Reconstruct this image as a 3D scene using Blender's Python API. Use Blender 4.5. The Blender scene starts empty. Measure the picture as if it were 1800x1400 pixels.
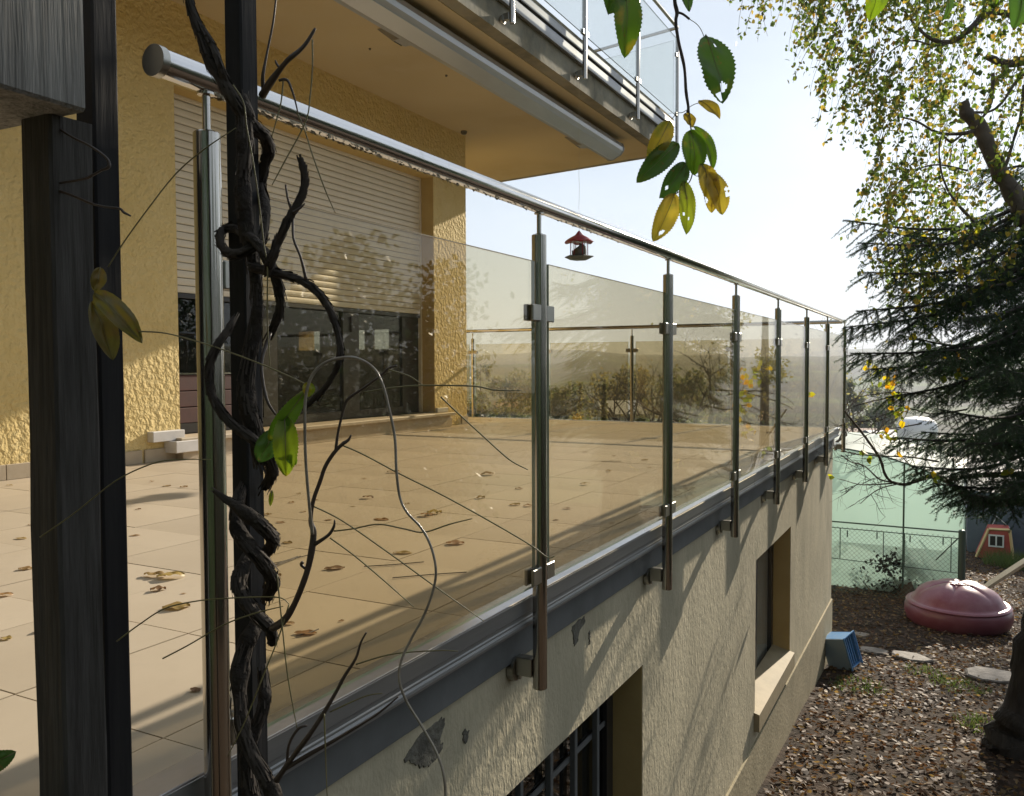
import bpy, math, random
import numpy as np
from mathutils import Vector, noise as mnoise
R = random.Random(7)
NR = np.random.RandomState(11)
scene = bpy.context.scene
COL = scene.collection
PI = math.pi

# ------------------------------------------------------------------ camera, world, sun, exposure
FPX = 1480.0                     # focal length for a 1800 px wide frame
EYE = Vector((0.0, 0.0, 0.64))   # z = 0 is the terrace floor
_y, _p, _r = math.radians(27.85), math.radians(2.24), 0.0036
FWD = Vector((-math.sin(_y) * math.cos(_p), math.cos(_y) * math.cos(_p), -math.sin(_p)))
_rt = Vector((math.cos(_y), math.sin(_y), 0.0))
_up = _rt.cross(FWD)
RGT = _rt * math.cos(_r) - _up * math.sin(_r)
UPV = _up * math.cos(_r) + _rt * math.sin(_r)
cam_d = bpy.data.cameras.new('camera')
cam = bpy.data.objects.new('camera', cam_d)
COL.objects.link(cam)
from mathutils import Matrix
m3 = Matrix((RGT, UPV, -FWD)).transposed()
cam.matrix_world = Matrix.Translation(EYE) @ m3.to_4x4()
cam_d.sensor_width = 36.0
cam_d.lens = 36.0 * FPX / 1800.0
cam_d.clip_start = 0.02
cam_d.clip_end = 9000.0
scene.camera = cam

SUN = Vector((0.115, 1.0, 0.395)).normalized()
sun_el = math.asin(SUN.z)
sun_az = math.atan2(SUN.x, SUN.y)          # clockwise from +Y
sl = bpy.data.lights.new('sun', 'SUN')
sl.energy = 5.0
sl.angle = math.radians(0.55)
sl.color = (1.0, 0.89, 0.73)
so = bpy.data.objects.new('sun', sl)
so.rotation_euler = SUN.to_track_quat('Z', 'Y').to_euler()
COL.objects.link(so)

world = bpy.data.worlds.new('World')
scene.world = world
world.use_nodes = True
wt = world.node_tree
wt.nodes.clear()
wo = wt.nodes.new('ShaderNodeOutputWorld')
bg = wt.nodes.new('ShaderNodeBackground')
sky = wt.nodes.new('ShaderNodeTexSky')
sky.sky_type = 'NISHITA'
sky.sun_disc = False
sky.sun_elevation = sun_el
sky.sun_rotation = sun_az
sky.altitude = 400
sky.air_density = 1.0
sky.dust_density = 0.4
sky.ozone_density = 1.6
# thin high cloud, spread over the whole sky
tc = wt.nodes.new('ShaderNodeTexCoord')
mp = wt.nodes.new('ShaderNodeMapping')
mp.inputs['Scale'].default_value = (1.6, 1.6, 4.5)
nz = wt.nodes.new('ShaderNodeTexNoise')
nz.inputs['Scale'].default_value = 1.5
nz.inputs['Detail'].default_value = 5
nz.inputs['Roughness'].default_value = 0.55
cr = wt.nodes.new('ShaderNodeValToRGB')
cr.color_ramp.elements[0].position = 0.36
cr.color_ramp.elements[1].position = 0.72
cr.color_ramp.elements[0].color = (0.60, 0.60, 0.60, 1)
cr.color_ramp.elements[1].color = (0.92, 0.92, 0.92, 1)
mixc = wt.nodes.new('ShaderNodeMix')
mixc.data_type = 'RGBA'
mixc.inputs['B'].default_value = (7.6, 8.1, 8.8, 1)
wt.links.new(tc.outputs['Generated'], mp.inputs['Vector'])
wt.links.new(mp.outputs['Vector'], nz.inputs['Vector'])
wt.links.new(nz.outputs['Fac'], cr.inputs['Fac'])
wt.links.new(cr.outputs['Color'], mixc.inputs['Factor'])
wt.links.new(sky.outputs['Color'], mixc.inputs['A'])
# thin cloud scatters light forward: brighter towards the sun, dimmer away from it
dt = wt.nodes.new('ShaderNodeVectorMath'); dt.operation = 'DOT_PRODUCT'
dt.inputs[1].default_value = SUN
wt.links.new(tc.outputs['Generated'], dt.inputs[0])
mrs = wt.nodes.new('ShaderNodeMapRange')
mrs.inputs['From Min'].default_value = -0.6; mrs.inputs['From Max'].default_value = 1.0
mrs.interpolation_type = 'SMOOTHERSTEP'
mrs.inputs['To Min'].default_value = 0.46; mrs.inputs['To Max'].default_value = 1.12
wt.links.new(dt.outputs['Value'], mrs.inputs['Value'])
vs = wt.nodes.new('ShaderNodeVectorMath'); vs.operation = 'SCALE'
vs.inputs[0].default_value = (8.1, 9.0, 10.1)
lowsun = Vector((SUN.x, SUN.y, 0.05)).normalized()   # bright horizon haze under the sun
dt2 = wt.nodes.new('ShaderNodeVectorMath'); dt2.operation = 'DOT_PRODUCT'
dt2.inputs[1].default_value = lowsun
wt.links.new(tc.outputs['Generated'], dt2.inputs[0])
glow = wt.nodes.new('ShaderNodeMapRange')
glow.interpolation_type = 'SMOOTHSTEP'
glow.inputs['From Min'].default_value = 0.88; glow.inputs['From Max'].default_value = 1.0
glow.inputs['To Min'].default_value = 0.0; glow.inputs['To Max'].default_value = 0.40
wt.links.new(dt2.outputs['Value'], glow.inputs['Value'])
addg = wt.nodes.new('ShaderNodeMath'); addg.operation = 'ADD'
wt.links.new(mrs.outputs[0], addg.inputs[0]); wt.links.new(glow.outputs[0], addg.inputs[1])
wt.links.new(addg.outputs[0], vs.inputs['Scale'])
wt.links.new(vs.outputs[0], mixc.inputs['B'])
wt.links.new(mixc.outputs['Result'], bg.inputs['Color'])
bg.inputs['Strength'].default_value = 0.050
wt.links.new(bg.outputs[0], wo.inputs['Surface'])

scene.view_settings.view_transform = 'Standard'
scene.view_settings.look = 'None'
scene.view_settings.exposure = 0.94
scene.view_settings.gamma = 1.0
scene.view_settings.use_curve_mapping = False
scene.render.engine = 'CYCLES'
scene.cycles.max_bounces = 10
scene.cycles.transparent_max_bounces = 24
scene.cycles.volume_bounces = 0
scene.cycles.caustics_reflective = False
scene.cycles.caustics_refractive = False
scene.cycles.sample_clamp_indirect = 6.0

def at(px, py, d):
    """the point seen at pixel (px, py) of the 1800x1400 frame, d metres in front of the camera"""
    return EYE + (FWD + RGT * ((px - 900.0) / FPX) - UPV * ((py - 700.0) / FPX)) * d

def on_plane(ax, v, px, py):
    d = at(px, py, 1.0) - EYE
    t = (v - EYE[ax]) / d[ax]
    return EYE + d * t

# ------------------------------------------------------------------ materials
def nodes_of(m):
    m.use_nodes = True
    nt = m.node_tree
    return nt, nt.nodes['Principled BSDF'], nt.nodes['Material Output']

def M(name, base, rough=0.6, metal=0.0, var=None, bump=None, stretch=(1, 1, 1), spec=0.5, objrand=0.0,
      var2=None, bump2=None, coat=0.0, island=0.0, fade=None):
    m = bpy.data.materials.new(name)
    nt, b, out = nodes_of(m)
    N, L = nt.nodes, nt.links
    b.inputs['Base Color'].default_value = (*base, 1)
    b.inputs['Roughness'].default_value = rough
    b.inputs['Metallic'].default_value = metal
    b.inputs['Specular IOR Level'].default_value = spec
    b.inputs['Coat Weight'].default_value = coat
    tcn = N.new('ShaderNodeTexCoord')
    mpn = N.new('ShaderNodeMapping')
    mpn.inputs['Scale'].default_value = stretch
    L.new(tcn.outputs['Object'], mpn.inputs['Vector'])
    vec = mpn.outputs['Vector']
    col = None
    def colmix(prev, c2, fac_sock, k):
        mx = N.new('ShaderNodeMix'); mx.data_type = 'RGBA'
        mu = N.new('ShaderNodeMath'); mu.operation = 'MULTIPLY'; mu.inputs[1].default_value = k
        L.new(fac_sock, mu.inputs[0]); L.new(mu.outputs[0], mx.inputs['Factor'])
        if prev is None: mx.inputs['A'].default_value = (*base, 1)
        else: L.new(prev, mx.inputs['A'])
        mx.inputs['B'].default_value = (*c2, 1)
        return mx.outputs['Result']
    for v in (var, var2):
        if v:
            n = N.new('ShaderNodeTexNoise'); n.inputs['Scale'].default_value = v[0]
            n.inputs['Detail'].default_value = 6; n.inputs['Roughness'].default_value = 0.6
            L.new(vec, n.inputs['Vector'])
            r = N.new('ShaderNodeValToRGB')
            r.color_ramp.elements[0].position = v[3] if len(v) > 3 else 0.40
            r.color_ramp.elements[1].position = v[4] if len(v) > 4 else 0.65
            L.new(n.outputs['Fac'], r.inputs['Fac'])
            col = colmix(col, v[1], r.outputs['Color'], v[2])
    if objrand or island:
        if objrand:
            oi = N.new('ShaderNodeObjectInfo'); rs = oi.outputs['Random']; k = objrand
        else:
            oi = N.new('ShaderNodeNewGeometry'); rs = oi.outputs['Random Per Island']; k = island
        mr = N.new('ShaderNodeMapRange')
        mr.inputs['To Min'].default_value = 1 - k; mr.inputs['To Max'].default_value = 1 + k
        L.new(rs, mr.inputs['Value'])
        hs = N.new('ShaderNodeHueSaturation')
        L.new(mr.outputs[0], hs.inputs['Value'])
        if col is None: hs.inputs['Color'].default_value = (*base, 1)
        else: L.new(col, hs.inputs['Color'])
        col = hs.outputs['Color']
    if col is not None: L.new(col, b.inputs['Base Color'])
    prev = None
    for bp in (bump, bump2):
        if bp:
            n = N.new('ShaderNodeTexNoise'); n.inputs['Scale'].default_value = bp[0]
            n.inputs['Detail'].default_value = bp[3] if len(bp) > 3 else 4
            L.new(vec, n.inputs['Vector'])
            bn = N.new('ShaderNodeBump'); bn.inputs['Strength'].default_value = bp[1]
            bn.inputs['Distance'].default_value = bp[2]
            L.new(n.outputs['Fac'], bn.inputs['Height'])
            if prev is not None: L.new(prev, bn.inputs['Normal'])
            prev = bn.outputs['Normal']
    if prev is not None: L.new(prev, b.inputs['Normal'])
    return m

def leaf_mat(name, cols, trans=0.5, rough=0.5, per='island', spots=None):
    """thin leaf: light passes through it; colour picked per leaf"""
    m = bpy.data.materials.new(name)
    nt, b, out = nodes_of(m)
    N, L = nt.nodes, nt.links
    if per == 'island':
        g = N.new('ShaderNodeNewGeometry'); rs = g.outputs['Random Per Island']
    else:
        g = N.new('ShaderNodeObjectInfo'); rs = g.outputs['Random']
    r = N.new('ShaderNodeValToRGB')
    els = r.color_ramp.elements
    while len(els) < len(cols): els.new(0.5)
    for i, c in enumerate(cols):
        els[i].position = i / max(1, len(cols) - 1); els[i].color = (*c, 1)
    L.new(rs, r.inputs['Fac'])
    col = r.outputs['Color']
    if spots:
        tcn = N.new('ShaderNodeTexCoord')
        n = N.new('ShaderNodeTexNoise'); n.inputs['Scale'].default_value = spots[0]; n.inputs['Detail'].default_value = 5
        L.new(tcn.outputs['Object'], n.inputs['Vector'])
        rr = N.new('ShaderNodeValToRGB'); rr.color_ramp.elements[0].position = spots[2]; rr.color_ramp.elements[1].position = spots[3]
        L.new(n.outputs['Fac'], rr.inputs['Fac'])
        mx = N.new('ShaderNodeMix'); mx.data_type = 'RGBA'
        L.new(rr.outputs['Color'], mx.inputs['Factor']); L.new(col, mx.inputs['A']); mx.inputs['B'].default_value = (*spots[1], 1)
        col = mx.outputs['Result']
    if per == 'obj':
        tc2 = N.new('ShaderNodeTexCoord')
        n2 = N.new('ShaderNodeTexNoise'); n2.inputs['Scale'].default_value = 75; n2.inputs['Detail'].default_value = 6; n2.inputs['Roughness'].default_value = 0.7
        L.new(tc2.outputs['Object'], n2.inputs['Vector'])
        r2 = N.new('ShaderNodeValToRGB'); r2.color_ramp.elements[0].position = 0.60; r2.color_ramp.elements[1].position = 0.70
        L.new(n2.outputs['Fac'], r2.inputs['Fac'])
        m2 = N.new('ShaderNodeMix'); m2.data_type = 'RGBA'
        L.new(r2.outputs['Color'], m2.inputs['Factor']); L.new(col, m2.inputs['A']); m2.inputs['B'].default_value = (0.16, 0.09, 0.03, 1)
        col = m2.outputs['Result']
    L.new(col, b.inputs['Base Color'])
    b.inputs['Roughness'].default_value = rough
    tr = N.new('ShaderNodeBsdfTranslucent')
    hs = N.new('ShaderNodeHueSaturation'); hs.inputs['Value'].default_value = 1.7; hs.inputs['Saturation'].default_value = 1.05
    L.new(col, hs.inputs['Color']); L.new(hs.outputs['Color'], tr.inputs['Color'])
    ms = N.new('ShaderNodeMixShader'); ms.inputs['Fac'].default_value = trans
    L.new(b.outputs[0], ms.inputs[1]); L.new(tr.outputs[0], ms.inputs[2]); L.new(ms.outputs[0], out.inputs['Surface'])
    return m

def glass_mat(name, tint, dirt=0.04, dirt_col=(0.8, 0.8, 0.78), smears=0.3, ior=1.5, rough=0.0):
    """sheet glass: tinted straight-through light, mirror reflection by Fresnel, thin film of dirt"""
    m = bpy.data.materials.new(name)
    nt, b, out = nodes_of(m)
    N, L = nt.nodes, nt.links
    N.remove(b)
    t = N.new('ShaderNodeBsdfTransparent'); t.inputs['Color'].default_value = (*tint, 1)
    g = N.new('ShaderNodeBsdfGlossy'); g.inputs['Roughness'].default_value = rough
    geo = N.new('ShaderNodeNewGeometry')
    mr = N.new('ShaderNodeMapRange'); mr.inputs['To Min'].default_value = ior; mr.inputs['To Max'].default_value = 1 / ior
    L.new(geo.outputs['Backfacing'], mr.inputs['Value'])
    f = N.new('ShaderNodeFresnel'); L.new(mr.outputs[0], f.inputs['IOR'])
    ms = N.new('ShaderNodeMixShader')
    L.new(f.outputs[0], ms.inputs['Fac']); L.new(t.outputs[0], ms.inputs[1]); L.new(g.outputs[0], ms.inputs[2])
    d = N.new('ShaderNodeBsdfDiffuse'); d.inputs['Color'].default_value = (*dirt_col, 1)
    tl = N.new('ShaderNodeBsdfTranslucent'); tl.inputs['Color'].default_value = (*dirt_col, 1)
    dm = N.new('ShaderNodeMixShader'); dm.inputs['Fac'].default_value = 0.6
    L.new(d.outputs[0], dm.inputs[1]); L.new(tl.outputs[0], dm.inputs[2])
    tcn = N.new('ShaderNodeTexCoord')
    mpn = N.new('ShaderNodeMapping'); mpn.inputs['Scale'].default_value = (1, 1.6, 0.8)
    oi = N.new('ShaderNodeObjectInfo')
    L.new(tcn.outputs['Object'], mpn.inputs['Vector']); L.new(oi.outputs['Location'], mpn.inputs['Location'])
    n = N.new('ShaderNodeTexNoise'); n.inputs['Scale'].default_value = 9; n.inputs['Detail'].default_value = 8; n.inputs['Roughness'].default_value = 0.75
    L.new(mpn.outputs['Vector'], n.inputs['Vector'])
    r = N.new('ShaderNodeValToRGB'); r.color_ramp.elements[0].position = 0.60; r.color_ramp.elements[1].position = 0.74
    L.new(n.outputs['Fac'], r.inputs['Fac'])
    mu = N.new('ShaderNodeMath'); mu.operation = 'MULTIPLY_ADD'; mu.inputs[1].default_value = smears; mu.inputs[2].default_value = dirt
    L.new(r.outputs['Color'], mu.inputs[0])
    fin = N.new('ShaderNodeMixShader')
    L.new(mu.outputs[0], fin.inputs['Fac']); L.new(ms.outputs[0], fin.inputs[1]); L.new(dm.outputs[0], fin.inputs[2])
    L.new(fin.outputs[0], out.inputs['Surface'])
    return m

def net_mat(name, col, open_=0.35):
    m = bpy.data.materials.new(name)
    nt, b, out = nodes_of(m)
    N, L = nt.nodes, nt.links
    b.inputs['Base Color'].default_value = (*col, 1); b.inputs['Roughness'].default_value = 0.7
    tr = N.new('ShaderNodeBsdfTranslucent'); tr.inputs['Color'].default_value = (*[min(1, c * 1.25) for c in col], 1)
    tp = N.new('ShaderNodeBsdfTransparent')
    a = N.new('ShaderNodeMixShader'); a.inputs['Fac'].default_value = 0.6
    L.new(b.outputs[0], a.inputs[1]); L.new(tr.outputs[0], a.inputs[2])
    c = N.new('ShaderNodeMixShader'); c.inputs['Fac'].default_value = open_
    L.new(a.outputs[0], c.inputs[1]); L.new(tp.outputs[0], c.inputs[2]); L.new(c.outputs[0], out.inputs['Surface'])
    return m

MAT = {}
MAT['plaster_yellow'] = M('yellow roughcast plaster', (0.72, 0.56, 0.25), 0.85, bump=(26, 1.0, 0.022, 3), bump2=(70, 0.7, 0.008, 2),
                          var=(0.9, (0.61, 0.46, 0.19), 0.6), var2=(5, (0.76, 0.61, 0.31), 0.4), spec=0.25)
MAT['plaster_cream'] = M('cream weathered plaster', (0.58, 0.515, 0.36), 0.9, bump=(45, 0.7, 0.006, 4), bump2=(120, 0.6, 0.003, 2), stretch=(1, 1, 0.55),
                         var=(2.6, (0.40, 0.36, 0.25), 0.7), var2=(9, (0.31, 0.295, 0.20), 0.5, 0.55, 0.75), spec=0.2)
MAT['plinth'] = M('stained plinth plaster', (0.42, 0.36, 0.235), 0.9, bump=(40, 0.7, 0.005), var=(3, (0.27, 0.235, 0.15), 0.7), spec=0.2)
MAT['reveal'] = M('ochre window reveal', (0.52, 0.38, 0.16), 0.85, bump=(60, 0.3, 0.003), var=(4, (0.42, 0.30, 0.12), 0.5), spec=0.2)
MAT['soffit'] = M('beige painted soffit', (0.54, 0.44, 0.27), 0.85, bump=(5, 0.2, 0.01), var=(1.0, (0.42, 0.33, 0.19), 0.7), var2=(4, (0.58, 0.49, 0.33), 0.4), spec=0.2)
MAT['concrete'] = M('stained concrete edge', (0.30, 0.28, 0.22), 0.9, bump=(20, 0.5, 0.006), var=(2.5, (0.13, 0.12, 0.085), 0.8), var2=(9, (0.38, 0.33, 0.22), 0.4), spec=0.2)
MAT['grey_band'] = M('grey painted slab edge', (0.17, 0.175, 0.17), 0.7, bump=(25, 0.3, 0.003), var=(4, (0.10, 0.105, 0.10), 0.6), spec=0.3)
MAT['tile'] = M('beige terrace tile', (0.50, 0.42, 0.315), 0.50, var=(1.3, (0.43, 0.355, 0.26), 0.7), var2=(17, (0.40, 0.335, 0.25), 0.35, 0.56, 0.74), objrand=0.05, bump=(60, 0.08, 0.001), spec=0.4)
MAT['grout'] = M('dark joint mortar', (0.27, 0.22, 0.16), 0.95)
MAT['stone'] = M('pale stone sill', (0.47, 0.39, 0.28), 0.6, var=(8, (0.38, 0.31, 0.22), 0.5), bump=(50, 0.2, 0.002))
MAT['sill_paint'] = M('ochre cream painted sill', (0.36, 0.29, 0.17), 0.75, var=(10, (0.26, 0.21, 0.12), 0.6), bump=(40, 0.3, 0.002))
MAT['white_stone'] = M('off white stone end', (0.66, 0.64, 0.62), 0.6, var=(8, (0.5, 0.48, 0.45), 0.4))
MAT['alu'] = M('brushed aluminium', (0.34, 0.34, 0.34), 0.45, 0.7, var=(3, (0.22, 0.22, 0.22), 0.6), bump=(30, 0.15, 0.002), stretch=(6, 0.3, 6))
MAT['alu_shade'] = M('shaded aluminium face', (0.30, 0.30, 0.29), 0.42, 0.4, var=(3, (0.20, 0.20, 0.195), 0.6), bump=(30, 0.15, 0.002), stretch=(6, 0.3, 6))  # same metal, colour darkened for the shade on the upright face
MAT['alu_sheen'] = M('weathered aluminium top with sky sheen', (0.62, 0.61, 0.62), 0.24, 0.55, var=(3, (0.42, 0.41, 0.40), 0.7), bump=(12, 0.25, 0.003), stretch=(2, 1, 2))  # same metal, colour lightened for the sky it mirrors
MAT['steel'] = M('satin stainless steel', (0.50, 0.475, 0.43), 0.13, 1.0, bump=(90, 0.06, 0.0006), stretch=(1, 1, 0.05))
MAT['steel_bright'] = M('polished stainless steel', (0.62, 0.61, 0.60), 0.12, 1.0, bump=(20, 0.05, 0.001), var=(40, (0.35, 0.33, 0.30), 0.5, 0.6, 0.8))
MAT['clamp'] = M('cast glass clamp', (0.42, 0.41, 0.37), 0.33, 1.0)
MAT['rubber'] = M('black rubber', (0.02, 0.02, 0.02), 0.7)
MAT['awning'] = M('grey awning cassette', (0.42, 0.43, 0.44), 0.38, 0.6, var=(5, (0.33, 0.33, 0.33), 0.4), stretch=(1, 0.4, 1))
MAT['shutter'] = M('beige roller shutter', (0.72, 0.66, 0.53), 0.5, var=(3, (0.62, 0.56, 0.44), 0.4), objrand=0.03)
MAT['frame'] = M('dark window frame', (0.030, 0.028, 0.026), 0.35)
MAT['board'] = M('dark red brown board', (0.075, 0.028, 0.022), 0.5, var=(8, (0.05, 0.02, 0.016), 0.6), objrand=0.1)
MAT['room'] = M('dim room wall', (0.20, 0.17, 0.13), 0.9)
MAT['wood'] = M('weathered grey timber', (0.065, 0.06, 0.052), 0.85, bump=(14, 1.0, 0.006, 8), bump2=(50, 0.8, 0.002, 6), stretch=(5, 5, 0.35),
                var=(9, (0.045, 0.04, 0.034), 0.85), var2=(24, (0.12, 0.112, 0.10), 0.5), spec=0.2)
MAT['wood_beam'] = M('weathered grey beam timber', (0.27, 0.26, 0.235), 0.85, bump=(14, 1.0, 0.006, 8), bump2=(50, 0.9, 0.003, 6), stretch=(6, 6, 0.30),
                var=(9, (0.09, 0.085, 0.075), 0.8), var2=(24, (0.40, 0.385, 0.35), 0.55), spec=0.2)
MAT['wood_black'] = M('black stained timber', (0.022, 0.021, 0.021), 0.75, bump=(14, 0.8, 0.003, 6), stretch=(4, 4, 0.3), var=(12, (0.04, 0.038, 0.035), 0.5), spec=0.2)
MAT['bark'] = M('dark vine bark', (0.024, 0.019, 0.015), 0.85, bump=(60, 1.0, 0.008, 5), bump2=(160, 0.8, 0.003), var=(30, (0.06, 0.048, 0.036), 0.6), spec=0.25)
MAT['bark_pale'] = M('peeling vine bark', (0.055, 0.043, 0.032), 0.9, var=(50, (0.028, 0.022, 0.017), 0.7))
MAT['shoot'] = M('smooth brown shoot', (0.06, 0.042, 0.03), 0.45, var=(40, (0.06, 0.04, 0.03), 0.6), bump=(200, 0.3, 0.001))
MAT['cane'] = M('pale thin cane', (0.30, 0.26, 0.20), 0.30, var=(60, (0.16, 0.12, 0.09), 0.6))
MAT['green_stem'] = M('green young stem', (0.19, 0.17, 0.065), 0.5, var=(60, (0.13, 0.09, 0.05), 0.5))
MAT['leaf_green'] = leaf_mat('green yellow leaf', [(0.10, 0.19, 0.02), (0.16, 0.24, 0.02), (0.24, 0.28, 0.03)], 0.5, 0.42, 'obj', (26, (0.36, 0.27, 0.03), 0.56, 0.72))
MAT['leaf_dull'] = leaf_mat('dull olive leaf', [(0.10, 0.10, 0.025), (0.13, 0.12, 0.028)], 0.30, 0.5, 'obj', (30, (0.17, 0.11, 0.03), 0.5, 0.72))
MAT['leaf_dark'] = leaf_mat('deep green leaf', [(0.055, 0.12, 0.025), (0.07, 0.14, 0.025)], 0.38, 0.4, 'obj', (30, (0.14, 0.19, 0.03), 0.55, 0.75))
MAT['leaf_yellow'] = leaf_mat('yellow leaf', [(0.36, 0.27, 0.035), (0.42, 0.33, 0.05)], 0.5, 0.45, 'obj', (34, (0.19, 0.22, 0.03), 0.52, 0.70))
MAT['leaf_birch'] = leaf_mat('birch leaf', [(0.07, 0.11, 0.03), (0.11, 0.17, 0.025), (0.06, 0.09, 0.03), (0.15, 0.19, 0.03), (0.08, 0.12, 0.03), (0.34, 0.25, 0.05), (0.12, 0.16, 0.03), (0.28, 0.17, 0.04)], 0.58, 0.45)
MAT['leaf_autumn'] = leaf_mat('autumn leaf', [(0.17, 0.24, 0.03), (0.26, 0.30, 0.03), (0.50, 0.38, 0.03), (0.50, 0.22, 0.03)], 0.55, 0.5)
MAT['needle'] = leaf_mat('spruce needles', [(0.022, 0.055, 0.022), (0.036, 0.075, 0.028), (0.055, 0.095, 0.035)], 0.30, 0.4)
MAT['litter'] = leaf_mat('leaf litter', [(0.070, 0.034, 0.016), (0.13, 0.070, 0.035), (0.038, 0.021, 0.011), (0.10, 0.050, 0.022), (0.21, 0.130, 0.065), (0.080, 0.040, 0.020), (0.055, 0.030, 0.015), (0.30, 0.20, 0.07), (0.11, 0.060, 0.030)], 0.30, 0.68)
MAT['dry_leaf'] = leaf_mat('dry brown leaf', [(0.28, 0.15, 0.06), (0.34, 0.20, 0.08), (0.16, 0.085, 0.04), (0.38, 0.28, 0.08), (0.22, 0.12, 0.06)], 0.25, 0.55, 'obj', (60, (0.10, 0.055, 0.03), 0.5, 0.7))
MAT['soil'] = M('garden soil', (0.075, 0.052, 0.034), 0.95, var=(5, (0.12, 0.085, 0.055), 0.7), bump=(14, 1.0, 0.04), bump2=(70, 0.8, 0.01))
MAT['trunk_dark'] = M('dark furrowed bark', (0.032, 0.027, 0.022), 0.95, bump=(16, 1.0, 0.04, 6), stretch=(2, 2, 0.35), var=(10, (0.065, 0.055, 0.045), 0.6))
MAT['birch_bark'] = M('mottled birch bark', (0.17, 0.14, 0.11), 0.85, bump=(12, 0.8, 0.02), var=(6, (0.06, 0.05, 0.045), 0.8))
MAT['twig'] = M('thin dark twig', (0.06, 0.048, 0.04), 0.8)
MAT['bark_grey'] = M('grey brown bark', (0.13, 0.105, 0.085), 0.85, bump=(40, 0.8, 0.01), var=(12, (0.07, 0.055, 0.045), 0.6))
MAT['maroon'] = M('maroon plastic', (0.17, 0.045, 0.065), 0.38, var=(6, (0.23, 0.085, 0.105), 0.5), bump=(40, 0.15, 0.003))
MAT['maroon_lid'] = M('faded maroon plastic lid', (0.22, 0.06, 0.085), 0.30, var=(5, (0.32, 0.15, 0.17), 0.6), bump=(40, 0.15, 0.003))
MAT['blue'] = M('blue plastic', (0.09, 0.30, 0.62), 0.45, var=(8, (0.30, 0.40, 0.50), 0.5))
MAT['blue_pale'] = M('pale blue plastic', (0.30, 0.40, 0.48), 0.5, var=(8, (0.42, 0.48, 0.52), 0.5))
MAT['slab'] = M('flat garden stone', (0.25, 0.22, 0.19), 0.85, bump=(20, 0.7, 0.01), var=(9, (0.13, 0.11, 0.09), 0.75))
MAT['net'] = net_mat('pale green netting', (0.56, 0.76, 0.66), 0.20)
MAT['net_sunlit'] = net_mat('sunlit netting', (0.80, 0.84, 0.80), 0.05)  # roof netting, its sunlit look put into a whiter colour
MAT['pole'] = M('dark green steel', (0.05, 0.09, 0.07), 0.5)
MAT['wire'] = M('green coated wire', (0.09, 0.16, 0.12), 0.5)
MAT['red'] = M('faded red board', (0.42, 0.07, 0.055), 0.6, var=(5, (0.50, 0.13, 0.10), 0.5))
MAT['cream_trim'] = M('yellow cream trim', (0.70, 0.52, 0.26), 0.6)
MAT['white'] = M('white paint', (0.78, 0.78, 0.78), 0.5)
MAT['slate'] = M('blue grey roofing', (0.10, 0.13, 0.17), 0.6, var=(4, (0.14, 0.17, 0.21), 0.5), bump=(10, 0.4, 0.01))
MAT['plank'] = M('pale plank', (0.55, 0.46, 0.33), 0.75, var=(8, (0.40, 0.32, 0.22), 0.5), stretch=(6, 6, 0.5))
MAT['tin_red'] = M('red enamel roof', (0.30, 0.012, 0.03), 0.30, var=(12, (0.20, 0.008, 0.02), 0.5), coat=0.4)
MAT['tin_dark'] = M('dark green base', (0.03, 0.045, 0.043), 0.4)
MAT['seed'] = M('bird seed', (0.085, 0.075, 0.05), 0.9, bump=(150, 1.0, 0.01), var=(90, (0.20, 0.17, 0.11), 0.6))
MAT['clear'] = glass_mat('clear plastic', (0.97, 0.97, 0.97), 0.03, smears=0.05, ior=1.4)
MAT['glass'] = glass_mat('bronze tinted glass', (0.870, 0.828, 0.715), 0.012, smears=0.16)
MAT['glass_up'] = glass_mat('faintly tinted glass', (0.93, 0.95, 0.94), 0.035, smears=0.12)
MAT['glass_edge'] = M('bright glass edge', (0.30, 0.40, 0.34), 0.15, spec=0.9)
MAT['pane'] = glass_mat('window pane', (0.55, 0.57, 0.55), 0.01, smears=0.03)
MAT['grass'] = leaf_mat('grass', [(0.05, 0.08, 0.02), (0.08, 0.12, 0.025), (0.12, 0.15, 0.04)], 0.4, 0.5)
MAT['bush'] = leaf_mat('bush leaves', [(0.075, 0.105, 0.05), (0.11, 0.135, 0.06), (0.14, 0.15, 0.075), (0.16, 0.15, 0.08)], 0.55, 0.6)
MAT['bush_yellow'] = leaf_mat('yellowing bush leaves', [(0.15, 0.15, 0.07), (0.21, 0.19, 0.08), (0.12, 0.13, 0.07), (0.25, 0.21, 0.08)], 0.6, 0.6)
MAT['wall_far'] = M('pale house wall', (0.62, 0.58, 0.50), 0.8)
MAT['roof_far'] = M('brown tile roof', (0.22, 0.13, 0.09), 0.8, var=(3, (0.30, 0.20, 0.14), 0.5))
MAT['roof_pale'] = M('pale metal roof', (0.45, 0.45, 0.45), 0.5)
MAT['stain'] = M('bare mortar patch', (0.17, 0.16, 0.125), 0.95, bump=(60, 0.9, 0.01), var=(20, (0.06, 0.055, 0.045), 0.7))
MAT['blind'] = M('grey green blind', (0.42, 0.45, 0.40), 0.7, var=(5, (0.30, 0.33, 0.30), 0.5))
MAT['sisal'] = M('pale string', (0.45, 0.40, 0.28), 0.8)
MAT['fluff'] = M('pale lint', (0.48, 0.42, 0.30), 0.9)
MAT['yellow_flower'] = M('yellow petals', (0.75, 0.55, 0.02), 0.6)

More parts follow.
